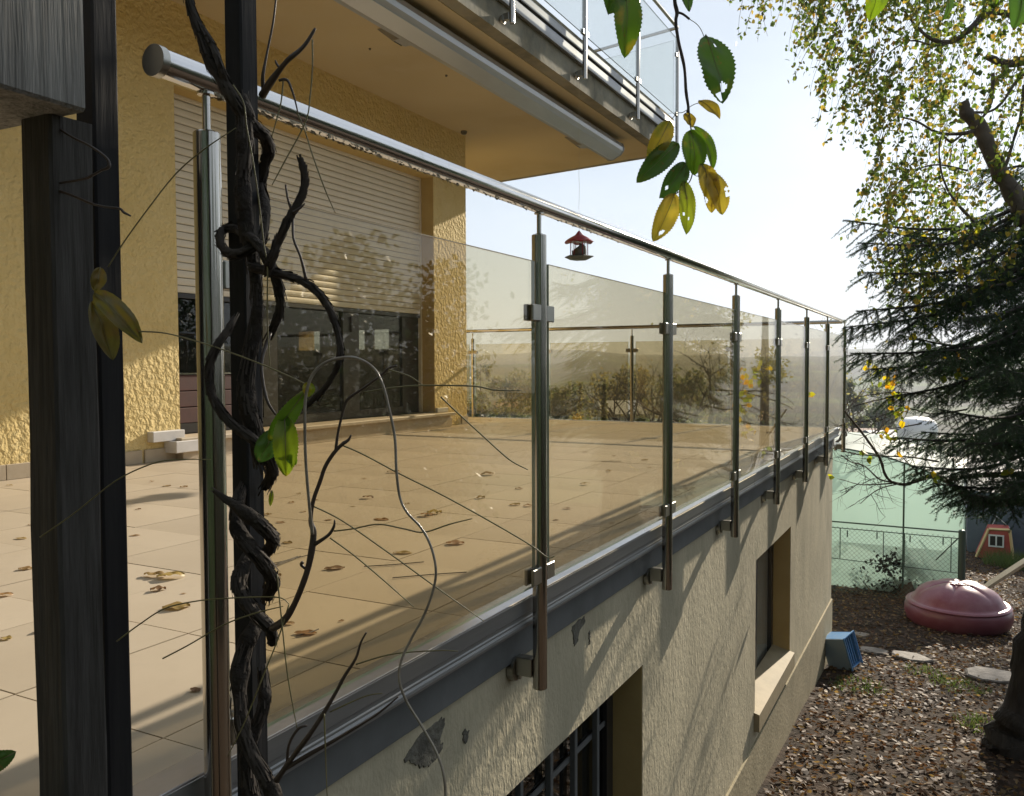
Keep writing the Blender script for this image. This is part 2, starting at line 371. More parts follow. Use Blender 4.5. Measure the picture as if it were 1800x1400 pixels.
# ------------------------------------------------------------------ mesh builder
class MB:
    def __init__(s):
        s.v = []; s.f = []
    def poly(s, pts, faces):
        n = len(s.v); s.v.extend([tuple(p) for p in pts]); s.f.extend([tuple(i + n for i in f) for f in faces]); return s
    def box(s, a, b, bev=0.0):
        x0, y0, z0 = a; x1, y1, z1 = b
        if x0 > x1: x0, x1 = x1, x0
        if y0 > y1: y0, y1 = y1, y0
        if z0 > z1: z0, z1 = z1, z0
        if bev <= 0:
            p = [(x, y, z) for z in (z0, z1) for y in (y0, y1) for x in (x0, x1)]
            return s.poly(p, [(0, 2, 3, 1), (4, 5, 7, 6), (0, 1, 5, 4), (2, 6, 7, 3), (0, 4, 6, 2), (1, 3, 7, 5)])
        # chamfer on the top and the bottom rims plus the uprights
        e = bev
        def ring(z, i):
            return [(x0 + i, y0 + e, z), (x0 + e, y0 + i, z), (x1 - e, y0 + i, z), (x1 - i, y0 + e, z), (x1 - i, y1 - e, z), (x1 - e, y1 - i, z), (x0 + e, y1 - i, z), (x0 + i, y1 - e, z)]
        rs = [ring(z0, e), ring(z0 + e, 0), ring(z1 - e, 0), ring(z1, e)]
        pts = [p for r_ in rs for p in r_]
        fs = [tuple(range(7, -1, -1)), tuple(range(24, 32))]
        for k in range(3):
            for i in range(8):
                j = (i + 1) % 8
                fs.append((k * 8 + i, k * 8 + j, k * 8 + 8 + j, k * 8 + 8 + i))
        return s.poly(pts, fs)
    def prism(s, prof, axis, a, b):
        """closed profile (2-D points) pushed along an axis; axis 1: (x,z) profile; axis 0: (y,z); axis 2: (x,y)"""
        n = len(prof)
        def mk(p, t):
            if axis == 1: return (p[0], t, p[1])
            if axis == 0: return (t, p[0], p[1])
            return (p[0], p[1], t)
        pts = [mk(p, a) for p in prof] + [mk(p, b) for p in prof]
        fs = [tuple(range(n)), tuple(range(2 * n - 1, n - 1, -1))]
        for i in range(n):
            j = (i + 1) % n
            fs.append((i, i + n, j + n, j))
        return s.poly(pts, fs)
    def tube(s, pts, rad, sides=8, cap=True):
        pts = [Vector(p) for p in pts]
        n = len(pts)
        if not hasattr(rad, '__len__'): rad = [rad] * n
        t0 = (pts[1] - pts[0]).normalized()
        up = Vector((0, 0, 1)) if abs(t0.z) < 0.9 else Vector((1, 0, 0))
        nrm = (up - t0 * up.dot(t0)).normalized()
        base = len(s.v)
        for i in range(n):
            a = pts[max(0, i - 1)]; b = pts[min(n - 1, i + 1)]
            t = (b - a)
            if t.length < 1e-9: t = t0
            t = t.normalized()
            nrm = nrm - t * nrm.dot(t)
            if nrm.length < 1e-6: nrm = t.orthogonal()
            nrm.normalize(); bn = t.cross(nrm)
            for k in range(sides):
                an = 2 * PI * k / sides
                p = pts[i] + (nrm * math.cos(an) + bn * math.sin(an)) * rad[i]
                s.v.append((p.x, p.y, p.z))
        for i in range(n - 1):
            for k in range(sides):
                j = (k + 1) % sides
                s.f.append((base + i * sides + k, base + i * sides + j, base + (i + 1) * sides + j, base + (i + 1) * sides + k))
        if cap:
            s.f.append(tuple(base + k for k in range(sides - 1, -1, -1)))
            s.f.append(tuple(base + (n - 1) * sides + k for k in range(sides)))
        return s
    def lathe(s, prof, c=(0, 0, 0), sides=24, sx=1, sy=1, fn=None):
        """prof: (r, z) from bottom to top; first and last radius may be 0"""
        base = len(s.v)
        for i, (r_, z_) in enumerate(prof):
            for k in range(sides):
                a = 2 * PI * k / sides
                rr, zz = (r_, z_) if fn is None else fn(r_, z_, a)
                s.v.append((c[0] + rr * math.cos(a) * sx, c[1] + rr * math.sin(a) * sy, c[2] + zz))
        for i in range(len(prof) - 1):
            for k in range(sides):
                j = (k + 1) % sides
                s.f.append((base + i * sides + k, base + i * sides + j, base + (i + 1) * sides + j, base + (i + 1) * sides + k))
        s.f.append(tuple(base + k for k in range(sides - 1, -1, -1)))
        s.f.append(tuple(base + (len(prof) - 1) * sides + k for k in range(sides)))
        return s

def world_loc(o):
    v = Vector((0, 0, 0))
    while o is not None:
        v = v + Vector(o.location); o = o.parent
    return v

def mk(name, mb, mat, parent=None, smooth=False, loc=None, mats=None):
    """link a builder (world coordinates) as one object; with loc the vertices are kept as they are and placed at loc"""
    me = bpy.data.meshes.new(name)
    off = Vector((0, 0, 0))
    if parent is not None and loc is None: off = world_loc(parent)
    if isinstance(mb, MB):
        V = np.array(mb.v, dtype=np.float64).reshape(-1, 3)
        if loc is None: V = V - np.array(off)
        me.from_pydata(V.tolist(), [], mb.f)
    else:
        V, F = mb
        if loc is None: V = V - np.array(off)
        nF, k = F.shape
        me.vertices.add(len(V)); me.vertices.foreach_set('co', np.ascontiguousarray(V, dtype=np.float32).ravel())
        me.loops.add(nF * k); me.loops.foreach_set('vertex_index', np.ascontiguousarray(F, dtype=np.int32).ravel())
        me.polygons.add(nF); me.polygons.foreach_set('loop_start', np.arange(0, nF * k, k, dtype=np.int32))
        me.update(calc_edges=True)
    me.materials.append(MAT[mat] if isinstance(mat, str) else mat)
    if mats:
        for mm in mats: me.materials.append(MAT[mm])
    if smooth:
        me.polygons.foreach_set('use_smooth', np.ones(len(me.polygons), dtype=bool))
        if smooth == 'auto' or smooth is True:
            try:
                me.set_sharp_from_angle(angle=math.radians(40))
            except Exception:
                pass
    me.update()
    o = bpy.data.objects.new(name, me)
    if loc is not None: o.location = loc
    COL.objects.link(o)
    if parent is not None: o.parent = parent
    return o

def inst(src, parent, loc, name=None, rot=None):
    """another object with the same mesh"""
    o = bpy.data.objects.new(name or src.name.split('.')[0], src.data)
    o.location = loc
    if rot: o.rotation_euler = rot
    o.parent = parent
    COL.objects.link(o)
    return o

def thing(name, label, cat, loc=(0, 0, 0), group=None):
    o = bpy.data.objects.new(name, None)
    o.location = loc; o.empty_display_size = 0.1
    COL.objects.link(o)
    return tag(o, label, cat, group)

def tag(o, label, cat, group=None):
    o['label'] = label; o['category'] = cat
    if group: o['group'] = group
    return o

def stuff(o):
    o['kind'] = 'stuff'; return o

def struct(o):
    o['kind'] = 'structure'; return o

def spline(pts, rad, n=5):
    """Catmull-Rom through points with radii"""
    P = [Vector(p) for p in pts]
    if not hasattr(rad, '__len__'): rad = [rad] * len(P)
    out, ro = [], []
    for i in range(len(P) - 1):
        p0 = P[max(0, i - 1)]; p1 = P[i]; p2 = P[i + 1]; p3 = P[min(len(P) - 1, i + 2)]
        for k in range(n):
            t = k / n
            q = 0.5 * ((2 * p1) + (p2 - p0) * t + (2 * p0 - 5 * p1 + 4 * p2 - p3) * t * t + (3 * p1 - p0 - 3 * p2 + p3) * t ** 3)
            out.append(q); ro.append(rad[i] * (1 - t) + rad[i + 1] * t)
    out.append(P[-1]); ro.append(rad[-1])
    return out, ro

def ground_z(x, y):
    """garden slope near the house, then down into the valley, then hills"""
    r_ = math.hypot(x, y)
    z = -1.72 - 0.066 * max(-20, min(y, 30))
    if r_ > 22: z -= (min(r_, 130) - 22) * 0.10
    if r_ > 130: z -= min(r_ - 130, 500) * 0.012
    if r_ > 600:
        an = math.atan2(x, y)
        hh = 1.0 + 0.22 * math.sin(an * 7 + 1.0) + 0.15 * math.sin(an * 17 + 2.2) + 0.08 * math.sin(an * 41)
        k = max(0.45, min(1.0, 0.72 - an * 0.75))
        z += (1 - math.exp(-((r_ - 600) / 1500.0))) * 92 * hh * k
    if r_ < 40: z += 0.03 * mnoise.noise(Vector((x * 0.9, y * 0.9, 0))) + 0.012 * mnoise.noise(Vector((x * 4, y * 4, 3)))
    return z

# ------------------------------------------------------------------ terrain
def haze_box():
    m = bpy.data.materials.new('haze')
    m.use_nodes = True
    nt = m.node_tree; nt.nodes.clear()
    o_ = nt.nodes.new('ShaderNodeOutputMaterial'); v = nt.nodes.new('ShaderNodeVolumePrincipled')
    v.inputs['Color'].default_value = (0.80, 0.88, 1.0, 1); v.inputs['Density'].default_value = 0.0004
    v.inputs['Anisotropy'].default_value = 0.15
    nt.links.new(v.outputs[0], o_.inputs['Volume'])
    mb = MB().box((-3600, -900, -120), (3600, 4200, 190))
    stuff(tag(mk('haze', mb, m), 'pale autumn haze filling the valley air', 'haze'))
haze_box()
def build_ground():
    V = []; F = []
    na = 144
    rr = [0.0]
    r_ = 0.6
    while r_ < 6500:
        rr.append(r_); r_ *= 1.075 if r_ > 20 else 1.06
    V.append((0, 0, ground_z(0, 0)))
    for r_ in rr[1:]:
        for k in range(na):
            a = 2 * PI * k / na
            x, y = r_ * math.sin(a), r_ * math.cos(a)
            V.append((x, y, ground_z(x, y)))
    tri = []
    for i in range(1, len(rr) - 1):
        b0 = 1 + (i - 1) * na; b1 = b0 + na
        for k in range(na):
            j = (k + 1) % na
            F.append((b0 + k, b0 + j, b1 + j, b1 + k))
    mb = MB(); mb.v = V; mb.f = F + [(0, 1 + (k + 1) % na, 1 + k) for k in range(na)]
    m = bpy.data.materials.new('ground')
    nt, b, out = nodes_of(m)
    N, L = nt.nodes, nt.links
    geo = N.new('ShaderNodeNewGeometry')
    def noi(sc, det=5, rough=0.6):
        n = N.new('ShaderNodeTexNoise'); n.inputs['Scale'].default_value = sc; n.inputs['Detail'].default_value = det; n.inputs['Roughness'].default_value = rough
        L.new(geo.outputs['Position'], n.inputs['Vector']); return n.outputs['Fac']
    def ramp(s_, p0, c0, p1, c1):
        r = N.new('ShaderNodeValToRGB'); e = r.color_ramp.elements
        e[0].position = p0; e[0].color = (*c0, 1); e[1].position = p1; e[1].color = (*c1, 1)
        L.new(s_, r.inputs['Fac']); return r.outputs['Color']
    near = ramp(noi(5), 0.4, (0.032, 0.023, 0.016), 0.68, (0.075, 0.05, 0.033))
    fa = ramp(noi(0.018, 3), 0.42, (0.04, 0.055, 0.028), 0.55, (0.085, 0.125, 0.04))
    fb = ramp(noi(0.25, 6, 0.75), 0.45, (0.02, 0.027, 0.02), 0.62, (0.065, 0.065, 0.045))
    mx = N.new('ShaderNodeMix'); mx.data_type = 'RGBA'
    L.new(ramp(noi(0.008, 3), 0.42, (0, 0, 0), 0.52, (1, 1, 1)), mx.inputs['Factor']); L.new(fa, mx.inputs['A']); L.new(fb, mx.inputs['B'])
    ln = N.new('ShaderNodeVectorMath'); ln.operation = 'LENGTH'; L.new(geo.outputs['Position'], ln.inputs[0])
    mr = N.new('ShaderNodeMapRange'); mr.inputs['From Min'].default_value = 19; mr.inputs['From Max'].default_value = 30; L.new(ln.outputs['Value'], mr.inputs['Value'])
    m2 = N.new('ShaderNodeMix'); m2.data_type = 'RGBA'
    L.new(mr.outputs[0], m2.inputs['Factor']); L.new(near, m2.inputs['A']); L.new(mx.outputs['Result'], m2.inputs['B'])
    L.new(m2.outputs['Result'], b.inputs['Base Color']); b.inputs['Roughness'].default_value = 0.95; b.inputs['Specular IOR Level'].default_value = 0.15
    bn = N.new('ShaderNodeBump'); bn.inputs['Strength'].default_value = 0.8; bn.inputs['Distance'].default_value = 0.03
    L.new(noi(18), bn.inputs['Height']); L.new(bn.outputs['Normal'], b.inputs['Normal'])
    o = mk('ground', mb, m, smooth=True)
    return struct(o)
build_ground()

# ------------------------------------------------------------------ terrace floor with its tiles
floor = MB()
floor.box((-6.6, -2.5, -0.10), (-1.098, 8.93, -0.0028))
terrace = struct(mk('terrace_floor', floor, 'grout'))
xs = [-1.100, -1.200] + [-1.200 - 0.42 * k for k in range(1, 9)] + [-4.733]
ys = [-0.28 + 0.42 * k for k in range(22)] + [8.93]
tile_cache = {}
def tile(x0, x1, y0, y1):
    g = 0.0018
    w, h = round(x1 - x0 - 2 * g, 4), round(y1 - y0 - 2 * g, 4)
    dz = R.uniform(-0.0007, 0.0007)
    loc = ((x0 + x1) / 2, (y0 + y1) / 2, dz)
    if (w, h) not in tile_cache:
        b = MB().box((-w / 2, -h / 2, -0.0105), (w / 2, h / 2, 0))
        o = mk('tile', b, 'tile', loc=loc); o.parent = terrace
        tile_cache[(w, h)] = o
    else:
        inst(tile_cache[(w, h)], terrace, loc, 'tile')
for i in range(len(xs) - 1):
    for j in range(len(ys) - 1):
        if ys[j + 1] - ys[j] > 0.05: tile(xs[i + 1], xs[i], ys[j], ys[j + 1])
for k in range(3):
    for j in (20, 21):
        if j == 21: y0, y1 = ys[21], ys[22]
        else: y0, y1 = ys[j], ys[j + 1]
        if y0 > 7.9 and y1 - y0 > 0.05: tile(-4.733 - 0.42 * (k + 1), -4.733 - 0.42 * k, y0, y1)
# outer metal edge: flat top, upright face, rounded drip nose
prof = [(-1.046, -0.002), (-1.0365, 0.001), (-1.033, -0.001), (-1.033, -0.040), (-1.037, -0.044), (-1.037, -0.052), (-1.035, -0.055), (-1.035, -0.060),
        (-1.031, -0.064), (-1.030, -0.070), (-1.032, -0.077), (-1.037, -0.080), (-1.046, -0.076)]
e1 = MB().prism(prof, 1, -2.5, 4.98); e2 = MB().prism(prof, 1, 4.984, 8.985)
mk('edge_profile', e1, 'alu_shade', terrace); mk('edge_profile', e2, 'alu_shade', terrace)
for a, b in ((-2.5, 4.98), (4.984, 8.985)): mk('edge_cap', MB().box((-1.098, a, -0.0025), (-1.0345, b, 0.0042), 0.0012), 'alu_sheen', terrace)
prof2 = [(8.93, -0.004), (8.93, 0.003), (8.985, 0.003), (8.985, -0.075), (8.972, -0.075), (8.972, -0.004)]
mk('edge_profile', MB().prism(prof2, 0, -6.6, -1.036), 'alu_sheen', terrace)

# ------------------------------------------------------------------ the house
WX = -4.75
house = thing('house', 'yellow rendered house with a tiled terrace, roller shutter and basement windows', 'house', (-4.9, 5.0, 0))
OY0, OY1, OZ0, OZ1 = 4.07, 7.29, 0.155, 2.56
w = MB()
w.box((WX - 0.30, -3.0, -0.012), (WX, OY0, 3.12))
w.box((WX - 0.30, OY1, -0.012), (WX, 7.93, 3.12))
w.box((WX - 0.30, OY0, OZ1), (WX, OY1, 3.12))
w.box((WX - 0.30, OY0, -0.012), (WX - 0.02, OY1, 0.10))
# end wall with a made-up low slot for bright patches, partly reflections
w.box((-12.0, 7.63, -0.012), (WX - 0.30, 7.93, 0.80)); w.box((-12.0, 7.63, 1.06), (WX - 0.30, 7.93, 3.12))
w.box((-12.0, 7.63, 0.80), (-6.90, 7.93, 1.06)); w.box((-5.50, 7.63, 0.80), (WX - 0.30, 7.93, 1.06))
mk('wall', w, 'plaster_yellow', house)
# smooth ochre lining of the recess
j = MB()
j.box((WX - 0.155, OY1 - 0.004, OZ0), (WX - 0.004, OY1 + 0.002, OZ1)); j.box((WX - 0.155, OY0 - 0.002, OZ0), (WX - 0.004, OY0 + 0.004, OZ1))
j.box((WX - 0.155, OY0 + 0.004, OZ1 - 0.004), (WX - 0.004, OY1 - 0.004, OZ1 + 0.002))
mk('window_reveal', j, 'reveal', house)
# room behind the glass
rm = MB()
X0, X1, Y0, Y1, Z0, Z1 = -9.0, WX - 0.31, 2.5, 7.62, 0.10, 2.75
rm.box((X0 - 0.1, Y0, Z0), (X0, Y1, Z1)); rm.box((X0, Y0 - 0.1, Z0), (X1, Y0, Z1)); rm.box((X0, Y0, Z0 - 0.08), (X1, Y1, Z0)); rm.box((X0, Y0, Z1), (X1, Y1, Z1 + 0.1))
rm.box((X0, Y1 - 0.02, Z0), (X1, Y1, 0.82)); rm.box((X0, Y1 - 0.02, 1.04), (X1, Y1, Z1))
for a, b in ((-9, -6.86), (-6.53, -6.09), (-5.885, -5.76), (-5.55, X1)): rm.box((a, Y1 - 0.02, 0.82), (b, Y1, 1.04))  # gaps shaped to the bright patches, partly reflections, in the door glass
mk('interior_wall', rm, 'room', house)

# roller shutter: slats from the top down, guides either side
FX = WX - 0.15
sh = mk('roller_shutter', MB().box((FX - 0.05, OY0 + 0.031, OZ1 - 0.03), (FX + 0.012, OY1 - 0.031, OZ1 - 0.005)), 'shutter', house)
mk('guide_rail', MB().box((FX - 0.03, OY0 + 0.004, OZ0), (FX + 0.004, OY0 + 0.03, OZ1 - 0.005)), 'shutter', sh)
mk('guide_rail', MB().box((FX - 0.03, OY1 - 0.03, OZ0), (FX + 0.004, OY1 - 0.006, OZ1 - 0.005)), 'shutter', sh)
sp = [(0.0, 0.0), (0.007, 0.004), (0.010, 0.018), (0.010, 0.034), (0.007, 0.048), (0.0, 0.0515), (-0.004, 0.0515), (-0.004, 0.0)]
slat = None
z = 1.165
while z < OZ1 - 0.08:
    if slat is None:
        slat = mk('slat', MB().prism(sp, 1, -(OY1 - OY0) / 2 + 0.03, (OY1 - OY0) / 2 - 0.03), 'shutter', loc=(0, 0, 0))
        slat.parent = sh; slat.location = Vector((FX - 0.015, (OY0 + OY1) / 2, z)) - world_loc(sh)
    else:
        inst(slat, sh, Vector((FX - 0.015 + R.uniform(-0.0006, 0.0006), (OY0 + OY1) / 2, z)) - world_loc(sh), 'slat')
    z += 0.0545
mk('bottom_rail', MB().box((FX - 0.018, OY0 + 0.031, 1.128), (FX - 0.003, OY1 - 0.031, 1.162), 0.002), 'frame', sh)

# patio door behind it
dr = mk('patio_door', MB().box((FX - 0.08, OY0 + 0.004, OZ0), (FX - 0.04, OY0 + 0.10, 1.9)).box((FX - 0.08, OY1 - 0.30, OZ0), (FX - 0.04, OY1 - 0.006, 1.9))
        .box((FX - 0.08, OY0 + 0.10, OZ0), (FX - 0.04, OY1 - 0.30, OZ0 + 0.07)).box((FX - 0.08, 6.06, OZ0 + 0.07), (FX - 0.035, 6.29, 1.9)).box((FX - 0.08, 5.06, OZ0 + 0.07), (FX - 0.035, 5.22, 1.9)), 'frame', house)
mk('pane', MB().box((FX - 0.066, 5.22, OZ0 + 0.07), (FX - 0.058, 6.06, 1.9)), 'pane', dr)
mk('pane', MB().box((FX - 0.066, 6.29, OZ0 + 0.07), (FX - 0.058, OY1 - 0.30, 1.9)), 'pane', dr)
mk('pane', MB().box((FX - 0.066, OY0 + 0.10, 0.58), (FX - 0.058, 5.06, 1.9)), 'pane', dr)
bz = 0.225
bd = None
for k in range(3):
    q = Vector((FX - 0.06, (OY0 + 0.10 + 5.06) / 2, bz + 0.118 * k)) - world_loc(dr)
    if bd is None:
        bd = mk('board', MB().box((-0.012, -(5.06 - OY0 - 0.10) / 2, 0.002), (0.016, (5.06 - OY0 - 0.10) / 2, 0.114), 0.004), 'board', loc=(0, 0, 0)); bd.parent = dr; bd.location = q
    else: inst(bd, dr, q, 'board')
mk('panel_trim', MB().box((FX - 0.075, OY0 + 0.10, 0.58), (FX - 0.038, 5.06, 0.592)), 'steel', dr)
mk('sash_handle', MB().box((FX - 0.04, 6.16, 0.95), (FX - 0.015, 6.185, 1.09), 0.004), 'frame', dr)

# sill slab, its ends, step riser and skirting
mk('window_sill', MB().box((WX - 0.15, 3.98, 0.118), (WX + 0.115, 7.52, 0.152), 0.006), 'stone', house)
mk('step_riser', MB().box((WX - 0.019, 4.02, 0.0), (WX + 0.085, 7.46, 0.117), 0.002), 'stone', house)
mk('sill_end', MB().box((WX, 3.80, 0.135), (WX + 0.06, 4.06, 0.205), 0.004), 'white_stone', house)
mk('sill_end', MB().box((WX, 3.93, 0.055), (WX + 0.125, 4.20, 0.134), 0.004), 'white_stone', house)
mk('sill_end', MB().box((WX, 7.295, 0.153), (WX + 0.03, 7.50, 0.20), 0.004), 'white_stone', house)
sk = None
yy = -1.2
while yy < 7.9:
    y1 = min(yy + 0.45, 7.93)
    if not (yy + 0.45 > 4.02 and yy < 7.46):
        mk('skirting_tile', MB().box((WX + 0.0005, yy + 0.002, 0.0), (WX + 0.016, y1 - 0.002, 0.088), 0.002), 'stone', house)
    yy += 0.45
mk('skirting_tile', MB().box((WX + 0.0005, 3.77, 0.0), (WX + 0.016, 4.018, 0.088), 0.002), 'stone', house)
mk('skirting_tile', MB().box((WX + 0.0005, 7.462, 0.0), (WX + 0.016, 7.60, 0.088), 0.002), 'stone', house)

# upper balcony slab (its far end runs slightly askew)
SZ = 3.12
slab2 = [(-3.05, -3.0), (-3.05, 9.80), (-5.5, 10.16), (-12.0, 11.3), (-12.0, -3.0)]
mk('balcony_slab', MB().prism(slab2, 2, SZ + 0.006, 3.50), 'concrete', house)
so2 = [(-3.16, -3.0), (-3.16, 9.70), (-5.5, 10.05), (-12.0, 11.1), (-12.0, -3.0)]
mk('soffit', MB().prism(so2, 2, SZ, SZ + 0.02), 'soffit', house)
for z0, z1, xo in ((3.335, 3.425, -3.012), (3.445, 3.515, -3.006)):
    p = [(-3.048, z0 + 0.006), (xo, z0), (xo + 0.003, z0 + 0.01), (xo + 0.003, z1 - 0.012), (xo - 0.004, z1), (-3.048, z1)]
    mk('edge_profile', MB().prism(p, 1, -3.0, 9.83), 'alu', house)
mk('balcony_floor', MB().prism([(-3.02, -3.0), (-3.02, 9.86), (-5.5, 10.22), (-12.0, 11.36), (-12.0, -3.0)], 2, 3.518, 3.555), 'concrete', house)
for q, rr_ in (((-4.66, 7.75, 3.10), 0.035), ((-3.9, 6.2, 3.112), 0.012), ((-4.1, 5.4, 3.112), 0.010)):  # small dark lumps under the soffit
    mk('soffit_lump', MB().lathe([(0.001, -rr_ * 0.6), (rr_ * 0.7, -rr_ * 0.4), (rr_, 0.01), (rr_ * 0.9, 0.02)], q, 10), 'stain', house)

# basement wall
BX = -1.09
b = MB()
T = 0.30
w1 = (0.6, 3.17, -1.95, -0.556)
w2 = (5.31, 6.56, -1.64, -0.583)
BZ0 = -3.4
b.box((BX - T, -2.5, BZ0), (BX, w1[0], -0.185))
b.box((BX - T, w1[0], w1[3]), (BX, w1[1], -0.185)); b.box((BX - T, w1[0], BZ0), (BX, w1[1], w1[2]))
b.box((BX - T, w1[1], BZ0), (BX, w2[0], -0.185))
b.box((BX - T, w2[0], w2[3]), (BX, w2[1], -0.185)); b.box((BX - T, w2[0], BZ0), (BX, w2[1], w2[2]))
b.box((BX - T, w2[1], BZ0), (BX, 8.95, -0.185))
b.box((-12, 8.65, BZ0), (BX - T, 8.95, -0.012)); b.box((BX - T, 8.65, -0.185), (-1.13, 8.95, -0.10))
mk('basement_wall', b, 'plaster_cream', house)
mk('plinth', MB().box((BX - 0.01, -2.5, BZ0), (BX + 0.012, 8.962, -1.73), 0.004), 'plinth', house)
mk('slab_edge', MB().box((BX - 0.05, -2.5, -0.186), (BX + 0.014, 8.958, -0.098), 0.003), 'grey_band', house)
RX = BX - 0.125
for (y0, y1, z0, z1) in (w1, w2):
    rv = MB()
    rv.box((RX, y1 - 0.003, z0), (BX - 0.003, y1 + 0.003, z1)); rv.box((RX, y0 - 0.003, z0), (BX - 0.003, y0 + 0.003, z1)); rv.box((RX, y0 + 0.003, z1 - 0.003), (BX - 0.003, y1 - 0.003, z1 + 0.003))
    mk('window_reveal', rv, 'reveal', house)
bw = mk('basement_window', MB().box((RX - 0.04, w1[0], w1[3] - 0.06), (RX, w1[1] - 0.004, w1[3] - 0.004)).box((RX - 0.04, w1[1] - 0.07, w1[2]), (RX, w1[1] - 0.004, w1[3] - 0.06)), 'frame', house)
mk('pane', MB().box((RX - 0.025, w1[0], w1[2]), (RX - 0.018, w1[1] - 0.07, w1[3] - 0.06)), 'pane', bw)
mk('unlit_room_sheet', MB().box((RX - 0.16, w1[0] - 0.1, w1[2] - 0.1), (RX - 0.14, w1[1] + 0.1, w1[3] + 0.1)), 'frame', bw)  # near-black sheet standing in for the unlit basement behind the pane
for px in (870, 911, 964, 1007, 1046):
    q = on_plane(0, RX, px, 1380)
    mk('grille_bar', MB().box((RX - 0.008, q.y - 0.011, w1[2]), (RX + 0.014, q.y + 0.011, w1[3] - 0.065), 0.002), 'grey_band', bw)
q = on_plane(0, RX, 1043, 1297)
for dz in (0, -0.34, -0.68):
    mk('grille_bar', MB().box((RX - 0.014, w1[0], q.z - 0.010 + dz), (RX - 0.0085, w1[1] - 0.072, q.z + 0.010 + dz)), 'grey_band', bw)
bw = mk('basement_window', MB().box((RX - 0.04, w2[0] + 0.004, w2[3] - 0.07), (RX, w2[1] - 0.004, w2[3] - 0.004)).box((RX - 0.04, w2[1] - 0.07, w2[2] + 0.1), (RX, w2[1] - 0.004, w2[3] - 0.07))
        .box((RX - 0.04, w2[0] + 0.004, w2[2] + 0.1), (RX, w2[0] + 0.07, w2[3] - 0.07)).box((RX - 0.04, 5.9, w2[2] + 0.1), (RX, 5.97, w2[3] - 0.07)), 'frame', house)
mk('pane', MB().box((RX - 0.022, w2[0] + 0.07, w2[2] + 0.1), (RX - 0.015, w2[1] - 0.07, w2[3] - 0.07)), 'clear', bw)
mk('blind', MB().box((RX - 0.036, w2[0] + 0.071, w2[2] + 0.101), (RX - 0.030, w2[1] - 0.071, w2[3] - 0.071)), 'blind', bw)
# sloping sill of the second window
s = MB().prism([(RX, -1.50), (BX + 0.035, -1.545), (BX + 0.035, -1.655), (BX - 0.02, -1.655), (RX, -1.63)], 1, w2[0] - 0.03, w2[1] + 0.004)
mk('basement_sill', s, 'sill_paint', house)

def patch(cy, cz, pts, name='mortar_patch', mat='stain'):
    """ragged bare spot standing 3 mm proud of the basement wall"""
    q_ = []
    for i_ in range(len(pts)):
        a_, b_ = pts[i_], pts[(i_ + 1) % len(pts)]
        for k_ in range(6):
            t_ = k_ / 6; j_ = 0.010 * (mnoise.noise(Vector((cy * 9 + i_ * 1.7 + t_ * 3, cz * 7, k_ * 0.9))))
            q_.append(((a_[0] * (1 - t_) + b_[0] * t_) * 0.66 + j_, (a_[1] * (1 - t_) + b_[1] * t_) * 0.66 + j_ * 0.8))
    pts = q_
    n = len(pts)
    m_ = MB()
    ring = [(BX + 0.0030, cy + p[0], cz + p[1]) for p in pts] + [(BX - 0.002, cy + p[0] * 1.04, cz + p[1] * 1.04) for p in pts]
    m_.poly(ring, [tuple(range(n))] + [(i, (i + 1) % n, n + (i + 1) % n, n + i) for i in range(n)])
    return mk(name, m_, mat, house)
patch(1.62, -0.268, [(-0.13, 0.03), (-0.04, 0.075), (0.03, 0.08), (0.10, 0.082), (0.13, 0.06), (0.09, 0.01), (0.11, -0.03), (0.05, -0.055), (0.0, -0.05), (-0.06, -0.02)])
patch(2.51, -0.235, [(-0.06, 0.045), (0.09, 0.05), (0.10, 0.02), (0.03, 0.0), (0.01, -0.05), (-0.03, -0.055), (-0.05, -0.01)])
patch(2.62, -0.285, [(-0.012, 0.03), (0.0, 0.032), (0.002, -0.03), (-0.010, -0.034)])
patch(1.80, -0.30, [(-0.02, 0.02), (0.0, 0.028), (0.02, 0.005), (0.012, -0.028), (-0.012, -0.02)])

# ------------------------------------------------------------------ awning under the balcony
aw = thing('awning', 'rolled up grey awning cassette hanging under the balcony above the terrace', 'awning', (-3.36, 4.0, 3.0))
ap = [(-3.275, 3.055), (-3.262, 3.01), (-3.268, 2.975), (-3.292, 2.948), (-3.296, 2.940), (-3.395, 2.893), (-3.44, 2.895), (-3.465, 2.93), (-3.47, 3.05), (-3.37, 3.082)]
mk('cassette', MB().prism(ap, 1, -1.2, 8.80), 'awning', aw)
mk('end_cap', MB().prism([(-3.36 + (p[0] + 3.36) * 1.06, 2.985 + (p[1] - 2.985) * 1.06) for p in ap], 1, 8.801, 8.822), 'alu', aw)
mk('front_bar', MB().prism([(-3.30, 2.944), (-3.286, 2.936), (-3.385, 2.884), (-3.40, 2.890)], 1, -1.15, 8.78), 'awning', aw)
for y_ in (1.6, 5.1, 8.45):
    mk('bracket', MB().box((-3.66, y_, 3.00), (-3.471, y_ + 0.14, 3.1195), 0.004).prism([(-3.67, 3.0), (-3.82, 3.118), (-3.67, 3.118)], 1, y_ + 0.02, y_ + 0.12), 'awning', aw)

